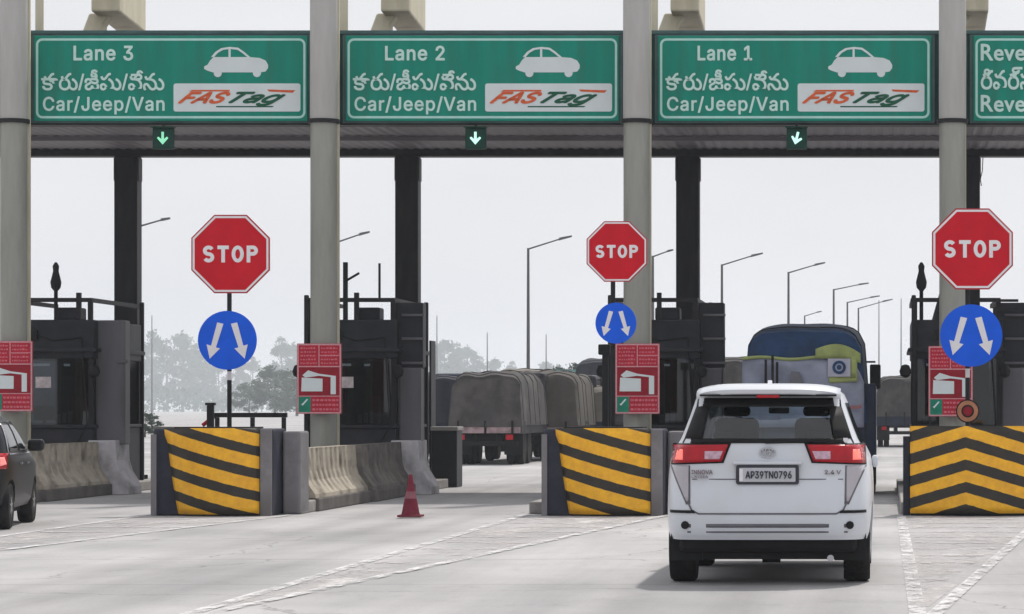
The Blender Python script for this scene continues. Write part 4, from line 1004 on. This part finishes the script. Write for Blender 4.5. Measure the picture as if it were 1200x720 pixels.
# ---------------------------------------------------------------- trucks
def truck(x, y, rz, label, tarp, w=2.4, top=3.1, L_=6.5, cab='truck_blue', bed=1.25, group=None, banner=False, lump=.1, seed=1, board='truck_blue', hump=.25, wout=0):
    t = thing('truck', label, 'truck', (x, y, 0), rz, group)
    rnd = random.Random(seed); hw = w/2
    MB().box(-.42, -.28, .3, L_+1.5, .62, .82).build('chassis_rail', 'trim', t); MB().box(.28, .42, .3, L_+1.5, .62, .82).build('chassis_rail', 'trim', t)
    bw = hw+(.17 if banner else 0)
    MB().box(-bw, bw, 0, L_, .86 if not banner else .62, bed+(.85 if banner else .35)).build('load_bed', cab, t, bevel=.03)
    MB().box(-hw+.02, hw-.02, -.04, -.001, .88, bed+.33).build('tail_board', board, t, bevel=.01)
    for a in (-.75, 0, .75): MB().box(a-.03, a+.03, -.075, -.041, .88, bed+.33).build('tail_board_rib', 'trim', t)
    # tarpaulin: humped sheet over the load
    nx, ny = 22, 16; ph = [rnd.uniform(0, 6) for _ in range(6)]
    def f(u_, v_):
        a = u_*2-1; s = max(0, 1-abs(a)**9)**(1/3.0)
        yy = (v_*(L_+.1)-.05); e = min(1, 6*min(v_, 1-v_)+.0)**.45
        zt = bed+.2+(top-hump-bed-.2)*s*(.80+.20*e)+hump*(1-a*a)*e
        zt += lump*(math.sin(5*a+ph[0])*math.sin(v_*7+ph[1])+.6*math.sin(9*a+ph[2]+v_*11))*.5*s
        xx = a*(hw+.03)*(1.0+.0*s)
        if v_ in (0.0,): zt = bed+.2 if v_ == 0 else zt
        return (xx+.03*math.sin(v_*13+ph[3]), yy, zt)
    g = MB().grid(f, nx, ny)
    # closed ends
    for v_, yy in ((0, -.06), (1, L_+.06)):
        top_pts = [f(i/nx, (.02 if v_ == 0 else .98)) for i in range(nx+1)]
        vs = [(p[0], yy+.03*math.sin(i*1.3), p[2]) for i, p in enumerate(top_pts)]+[(p[0], yy+.02*math.sin(i*2.1), bed+.15) for i, p in enumerate(top_pts)]
        fs = [((i, i+1, nx+1+i+1, nx+1+i) if v_ else (i+1, i, nx+1+i, nx+1+i+1)) for i in range(nx)]
        g.add(vs, fs)
    g.build('tarpaulin', tarp, t, smooth=True, angle=60)
    rp = MB()
    for k in range(5):
        v_ = (k+.5)/5; pts = [Vector(f(i/nx, v_))+Vector((0, 0, .015)) for i in range(nx+1)]; rp.tube(pts, .012, 5)
    rp.build('tie_rope', 'trim', t)
    MB().box(-hw+.08, hw-.08, L_+.15, L_+1.7, .75, 2.65).build('cab', cab, t, bevel=.12)
    MB().box(-hw+.2, hw-.2, L_+1.70, L_+1.72, 1.65, 2.45).build('windscreen', 'glass_dark2', t)
    for sg in (-1, 1):
        xx = sg*(hw+.14)
        MB().box(xx-.11, xx+.11, L_+.9, L_+.98, 1.95, 2.45).build('wing_mirror', 'trim', t, bevel=.03)
        MB().cyl((sg*(hw-.1), L_+1.0, 2.5), (xx, L_+.95, 2.5), .02).build('mirror_arm', 'trim', t)
        MB().box(sg*(hw-.32)-.10, sg*(hw-.32)+.10, -.08, -.045, .70, .84).build('tail_light', 'lamp_red', t)
        for yy in (1.3, 2.5, L_+.9):
            ws = (-.18, .0) if yy < L_ else (0,)
            r = .5
            for k, o_ in enumerate(ws):
                wx = sg*(hw-.17+wout)+sg*o_*1.35
                wh = MB().lathe([(r*.5, -.11), (r*.95, -.11), (r, -.07), (r, .07), (r*.95, .11), (r*.5, .11)], 28).build('wheel', 'rubber', t, smooth=True)
                wh.location = (wx, yy, r); wh.rotation_euler = (0, R(90)*sg, 0)
                MB().lathe([(.1, .05), (.25, .09), (.26, .05)], 20).build('rim', 'grey_guard', wh, smooth=True)
        MB().box(sg*(hw-.28)-.26, sg*(hw-.28)+.26, .55, .57, .28, .86).build('mud_flap', 'trim', t)
    MB().box(-hw+.1, hw-.1, .02, .12, .52, .66).build('rear_bumper', 'trim', t)
    if banner:
        def bf(u_, v_):
            a = -1.12+2.16*u_; rt_ = max(0, (u_-.86)/.14); zt = 2.44-.40*rt_**2
            return (a, -.14-.03*math.sin(a*4)-.02*math.sin(v_*9+a*3), 1.22+(zt-1.22)*v_+.015*math.sin(a*5)*v_)
        bn = MB().grid(bf, 28, 10).build('sheet', 'cloth_grey', t, smooth=True, solid=.01)
        def yf(u_, v_):
            a = -1.12+1.36*u_; return (a, -.165-.03*math.sin(a*4), 2.42+.055*v_+.02*math.sin(a*6))
        MB().grid(yf, 20, 2).build('yellow_trim', 'cloth_yel', bn, smooth=True, solid=.01)
        def y2(u_, v_):
            a = .18+.80*u_; return (a, -.20-.02*math.sin(a*7), 2.44+.13*v_*1.3+.10*math.sin(u_*math.pi)*v_-.08*u_**3)
        MB().grid(y2, 12, 3).build('yellow_cloth', 'cloth_yel', bn, smooth=True, solid=.012)
        def y3(u_, v_):
            a = .42+.50*u_; return (a, -.20-.02*math.sin(a*7), 2.02+.12*v_+.01*math.sin(a*9))
        MB().grid(y3, 12, 3).build('yellow_cloth', 'cloth_yel', bn, smooth=True, solid=.012)
        MB().grid(lambda u_, v_: (.80+.12*u_, -.2, 2.10+.38*v_), 3, 3).build('yellow_cloth', 'cloth_yel', bn, smooth=True, solid=.012)
        MB().box(.40, .80, -.225, -.215, 2.12, 2.44).build('badge_panel', 'cloth_pale', bn)
        MB().ring(circ(.60, 2.285, .12, 24), circ(.60, 2.285, .07, 24), -.237, -.226).build('badge_ring', 'tarp_blue', bn)
        MB().cyl((.60, -.226, 2.285), (.60, -.237, 2.285), .045, n=16).build('badge_dot', 'tarp_blue', bn)
        MB().prism([(-.28, 1.95), (.0, 1.90), (-.10, 2.20), (-.25, 2.22)], -.212, -.20).build('grey_patch', 'groove', bn)
        MB().prism([(.55, 1.52), (1.0, 1.56), (1.0, 1.62), (.55, 1.58)], -.212, -.20).build('red_edge', 'truck_red', bn)
        for sx, zz in ((-.72, 2.42), (-.60, 2.5), (-.52, 2.38)): MB().box(sx, sx+.045, -.26, -.24, 1.7, zz).build('upright_bar', 'trim', t)
    return t
truck(-1.38, 54.6, 0, 'dark blue truck with blue tarpaulin and yellow-green cloth ahead of the white car', 'tarp_blue', w=2.16, top=3.10, bed=1.15, banner=True, hump=.12, lump=.02, seed=3, wout=.22)
def bgt(px, D, label, tarp, w, toppx, **k):
    x = (px-1035)*D/3600; top = CAM_Z+(480-toppx)*D/3600
    return truck(x, D, k.pop('rz', 0), label, tarp, w=w, top=top, group='loaded trucks queued beyond the toll plaza', **k)
bgt(507, 88, 'dark truck just past the cabinet with the pale top', 'tarp_dark', 2.1, 440, seed=5, bed=1.0, hump=.05, lump=.04)
bgt(569, 85, 'truck with grey tarpaulin and faded pink tail board, filling the gap past the cone', 'tarp_grey', 1.98, 435, seed=11, bed=.90, hump=.06, board='wood_rail', lump=.07, cab='truck_grey')
bgt(634, 92, 'brown-grey tarpaulin truck below the tallest street lamp', 'tarp_brown', 2.2, 434, seed=13, bed=.85, hump=.15, board='wood_rail', lump=.10, cab='truck_grey')
bgt(606, 112, 'pale grey truck wedged between the grey and the brown-grey tarpaulin trucks', 'tarp_tan', 2.2, 432, seed=14, bed=1.0, hump=.1, lump=.05)
bgt(693, 98, 'low tan tarpaulin truck behind the small striped barrier', 'tarp_tan', 2.3, 452, seed=17, bed=1.0, hump=.3, lump=.12, cab='truck_grey')
bgt(703, 140, 'tall charcoal tarpaulin truck above the low tan one', 'tarp_dark', 2.4, 420, seed=19, bed=1.2, hump=.05, lump=.05)
bgt(768, 130, 'dark covered truck just showing behind the red notice by the smallest stop sign', 'tarp_dark', 2.4, 424, seed=20, bed=1.2, hump=.05, lump=.05)
bgt(852, 100, 'grey covered truck between the booth and the blue truck', 'tarp_grey', 2.3, 418, seed=23, bed=1.1, hump=.06, lump=.05)
bgt(1060, 125, 'grey covered truck visible past the mirrors of the blue truck', 'tarp_grey', 2.3, 440, seed=29, bed=1.1, hump=.1, lump=.05)
bgt(1200, 115, 'grey truck cut by the frame edge beyond the chevron barrier', 'tarp_grey', 2.4, 408, seed=31, bed=1.1, hump=.5)
# ---------------------------------------------------------------- street lamps
def lamp(px, top, ax, ay, label):
    h = 480-top; D = 8.5*3600/h; x = (px-1035)*D/3600
    t = thing('street_lamp', label, 'street lamp', (x, D, 0), group='street lamps along the highway')
    zt = CAM_Z+8.5
    MB().cyl((0, 0, 0), (0, 0, zt), .11, .065, 12).build('pole', 'lamp_pole', t, smooth=True)
    ex, ez = (ax-px)*D/3600, zt+(top-ay)*D/3600
    MB().cyl((0, 0, zt-.05), (ex*.72, 0, zt+(ez-zt)*.75), .045, .035, 10).build('arm', 'lamp_pole', t, smooth=True)
    MB().prism([(ex*.70, zt+(ez-zt)*.70-.04), (ex, ez-.04), (ex, ez+.04), (ex*.72, zt+(ez-zt)*.78+.06)], -.12, .12).build('lamp_head', 'lamp_pole', t)
    MB().box(-.16, .16, -.16, .16, 0, .5).build('base', 'lamp_pole', t)
    return t
for px, top, ax, ay, lb in ((164, 264, 199, 256, 'street lamp whose head shows beside the dark column nearest Lane 3 arrow'),
    (392, 284, 433, 272, 'street lamp whose head shows past the column between Lane 3 and Lane 2'),
    (619, 291, 670, 277, 'tallest fully visible street lamp, over the queued trucks'),
    (765, 300, 789, 293, 'street lamp half hidden between the column and the dark booth'),
    (846, 310, 894, 297, 'street lamp beside the booth, standing over the blue truck'),
    (924, 319, 967, 308, 'street lamp rising behind the middle of the blue truck'),
    (977, 339, 1018, 332, 'street lamp over the blue truck, third from the booth'),
    (993, 354, 1031, 347, 'street lamp over the blue truck, next to last of the row'),
    (1006, 361, 1046, 351, 'shortest street lamp at the end of the row by the blue truck'),
    (943, 370, 963, 365, 'tiny faded street lamp just above the blue truck roof')):
    lamp(px, top, ax, ay, lb)
# faint far masts
for px, top, lb in ((512, 370, 'faint thin mast over the hazy trees beside the booth'), (571, 390, 'faint thin mast left of the tallest lamp'.replace('left of', 'beside')),
                    (640, 392, 'faint thin mast past the tallest lamp'), (1030, 352, 'faint thin mast by the blue truck mirrors'), (1056, 350, 'faint thin mast beside the chevron side booth'),
                    (178, 370, 'faint thin mast above the hazy trees by the dark column')):
    D = 330; h = CAM_Z+(480-top)*D/3600
    t = thing('far_mast', lb, 'mast', ((px-1035)*D/3600, D, 0), group='thin masts far behind the plaza')
    MB().cyl((0, 0, 0), (0, 0, h), .11, .05, 8).build('pole', 'far_pole', t)
    MB().box(-.25, .25, -.25, .25, 0, .6).build('base', 'lamp_pole', t)
# shed far behind
t = thing('roadside_shed', 'pale shed with green roof beyond the queued trucks', 'shed', ((675-1035)*260/3600, 260, 0))
MB().box(-2.4, 2.4, 0, 6, 0, 4.3).build('wall', 'shed', t); MB().box(-2.6, 2.6, -.4, 6.4, 4.301, 4.9).build('roof', 'shed_roof', t)
MB().box(-1.6, -.4, -.03, -.002, 1.2, 3.3).build('window', 'trim', t); MB().box(.4, 1.6, -.03, -.002, .1, 3.3).build('door', 'trim', t)
# hanging cable
cb = MB(); cb.tube([Vector((0, 0, 0)), Vector((-.01, .02, -.25)), Vector((-.05, .02, -.42)), Vector((-.03, .02, -.55))], .010, 6)
tag(cb.build('loose_cable', 'trim', loc=((1152-1035)/60, 60.05, 6.46)), 'loose black cable hanging from the canopy near the reverse lane sign', 'cable')

# ---------------------------------------------------------------- trees
def make_tree(name, h, cw, seed, leaf, n_cl, n_lf, tall=True, ls=.22):
    rnd = random.Random(seed)
    t = thing(name, None, 'tree')
    tr = MB(); tr.cyl((0, 0, 0), (.1, 0, h*.5), h*.018+.06, h*.012, 8); tr.cyl((.1, 0, h*.5), (0, .1, h*.88), h*.012, h*.004, 8)
    cl = []
    for i in range(n_cl):
        zz = h*(.22+.75*rnd.random()) if tall else h*(.18+.75*rnd.random())
        q = (zz/h-.2)/.8; wmax = cw*(math.sin(math.pi*min(1, q*.88+.14)))**.8
        a = rnd.uniform(0, 6.28); r_ = wmax*math.sqrt(rnd.random())
        p = Vector((r_*math.cos(a), r_*math.sin(a), zz)); cl.append((p, h*rnd.uniform(.04, .085)*(1 if tall else 1.5)))
        if i % 2 == 0: tr.cyl((0.05, 0, max(h*.15, zz-h*.15)), p, h*.006, h*.002, 5)
    tr.build('trunk', 'bark', t)
    cr = MB()
    for p, s in cl:
        for _ in range(n_lf):
            v = Vector([rnd.gauss(0, .55) for _ in range(3)])*s; v.z *= .8; c = p+v
            n1 = Vector([rnd.uniform(-1, 1) for _ in range(3)]).normalized(); n2 = n1.orthogonal().normalized(); q = ls*rnd.uniform(.6, 1.4)
            cr.add([c-n1*q, c-n2*q*.5, c+n1*q, c+n2*q*.5], [(0, 1, 2, 3)])
    cr.build('crown', leaf, t)
    return t
kinds = [make_tree('eucalyptus_tree', 15, 2.6, 1, 'leaf', 34, 60, True, .38), make_tree('eucalyptus_tree', 13, 3.4, 2, 'leaf', 40, 60, True, .38),
         make_tree('broadleaf_tree', 8, 4.0, 3, 'leaf2', 44, 60, False, .30), make_tree('broadleaf_tree', 5, 3.0, 4, 'leaf2', 40, 60, False, .17)]
used = set()
def put_tree(kind, px, D, top, label, sx=1.0):
    base = kinds[kind]; hh = (15, 13, 8, 5)[kind]
    o = base if kind not in used else copy_tree(base); used.add(kind)
    s = (CAM_Z+(480-top)*D/3600)/hh
    o.location = ((px-1035)*D/3600, D, 0); o.scale = (s*sx, s*sx, s); o.rotation_euler = (0, 0, random.uniform(0, 6.28))
    tag(o, label, 'tree', 'hazy trees beyond the highway')
    return o
A = 'pale hazy eucalyptus tree '
spots = [(0, 178, 520, 388, 'tallest, beside the dark column under the Lane 3 arrow'), (1, 166, 560, 402, 'partly behind the dark column under Lane 3'), (0, 196, 640, 398, 'just past the tallest one by the dark column'),
         (1, 214, 640, 392, 'second clump from the dark column, over the striped barrier'), (0, 228, 660, 404, 'beside the blue disc over the striped barrier'), (1, 240, 680, 408, 'directly behind the blue disc near Lane 3'),
         (0, 256, 700, 420, 'behind the pole of the big stop sign'), (1, 280, 700, 425, 'low down past the big stop sign pole'), (0, 296, 700, 418, 'fainter, above the low leafy tree'),
         (1, 148, 600, 400, 'hidden mostly by the dark column'), (0, 330, 480, 396, 'above the dark leafy tree near the red notice'), (1, 345, 560, 405, 'behind the ribbed barrier column'),
         (0, 505, 560, 412, 'just past the booth beside the cone'), (1, 520, 600, 400, 'tallest of the clump past the cone booth'), (0, 535, 620, 402, 'second of the clump past the cone booth'),
         (1, 548, 640, 408, 'third of the clump past the cone booth'), (0, 563, 640, 418, 'over the grey tarpaulin truck'), (1, 580, 660, 422, 'between two faint masts'), (0, 600, 700, 424, 'beside the tallest street lamp'),
         (1, 640, 700, 425, 'just past the tallest street lamp'), (0, 655, 700, 428, 'before the pale shed'), (1, 780, 700, 428, 'behind the small notice booth'), (0, 12, 600, 400, 'beyond the dark hatchback'), (1, 1170, 700, 430, 'beyond the chevron barrier')]
for k, px, D, top, lb in spots: put_tree(k, px, 1550+D, top, A+lb)
put_tree(2, 322, 720, 428, 'grey-green leafy tree beside the red notice near the cone', 1.1)
put_tree(2, 292, 780, 448, 'low grey-green tree just past the big stop sign pole', 1.2)
put_tree(3, 348, 700, 440, 'bushy grey-green tree behind the column with a red notice', 1.3)
put_tree(3, 170, 170, 482, 'small dark bush at the foot of the hazy eucalyptus trees', 1.2)
put_tree(2, 505, 450, 436, 'dark leafy tree beside the booth, over the dark truck', 1.0)
put_tree(2, 668, 330, 425, 'dark leafy tree above the pale shed', .9)
put_tree(2, 650, 340, 430, 'darker leafy tree next to the brown-grey tarpaulin truck', .9)
put_tree(3, 1192, 200, 440, 'grey-green tree beyond the frame-edge truck', 1.2)
# far low line of vegetation
rnd = random.Random(5); vg = MB()
for i in range(12000):
    x = rnd.uniform(-660, 150); y = 1900+rnd.uniform(-60, 60); hgt = 14+5*math.sin(x*.05)+3*math.sin(x*.13+1)
    c = Vector((x, y, rnd.random()**.7*hgt)); n1 = Vector([rnd.uniform(-1, 1) for _ in range(3)]).normalized(); n2 = n1.orthogonal().normalized()
    q = rnd.uniform(.8, 2.0); vg.add([c-n1*q, c-n2*q*.7, c+n1*q, c+n2*q*.7], [(0, 1, 2, 3)])
tag(vg.build('far_woodland', 'leaf'), 'faint far line of woodland at the horizon', 'woodland', kind='stuff')

# ---------------------------------------------------------------- haze
hm = bpy.data.materials.new('haze_air'); hm.use_nodes = True; nt = hm.node_tree
nt.nodes.remove(nt.nodes['Principled BSDF']); pv = nt.nodes.new('ShaderNodeVolumePrincipled')
pv.inputs['Color'].default_value = (.90, .95, 1.0, 1); pv.inputs['Density'].default_value = .00034; pv.inputs['Anisotropy'].default_value = 0.0
nt.links.new(pv.outputs[0], nt.nodes['Material Output'].inputs['Volume'])
tag(MB().box(-1950, 1350, -30, 2550, -1, 62).build('haze', hm), kind='stuff')
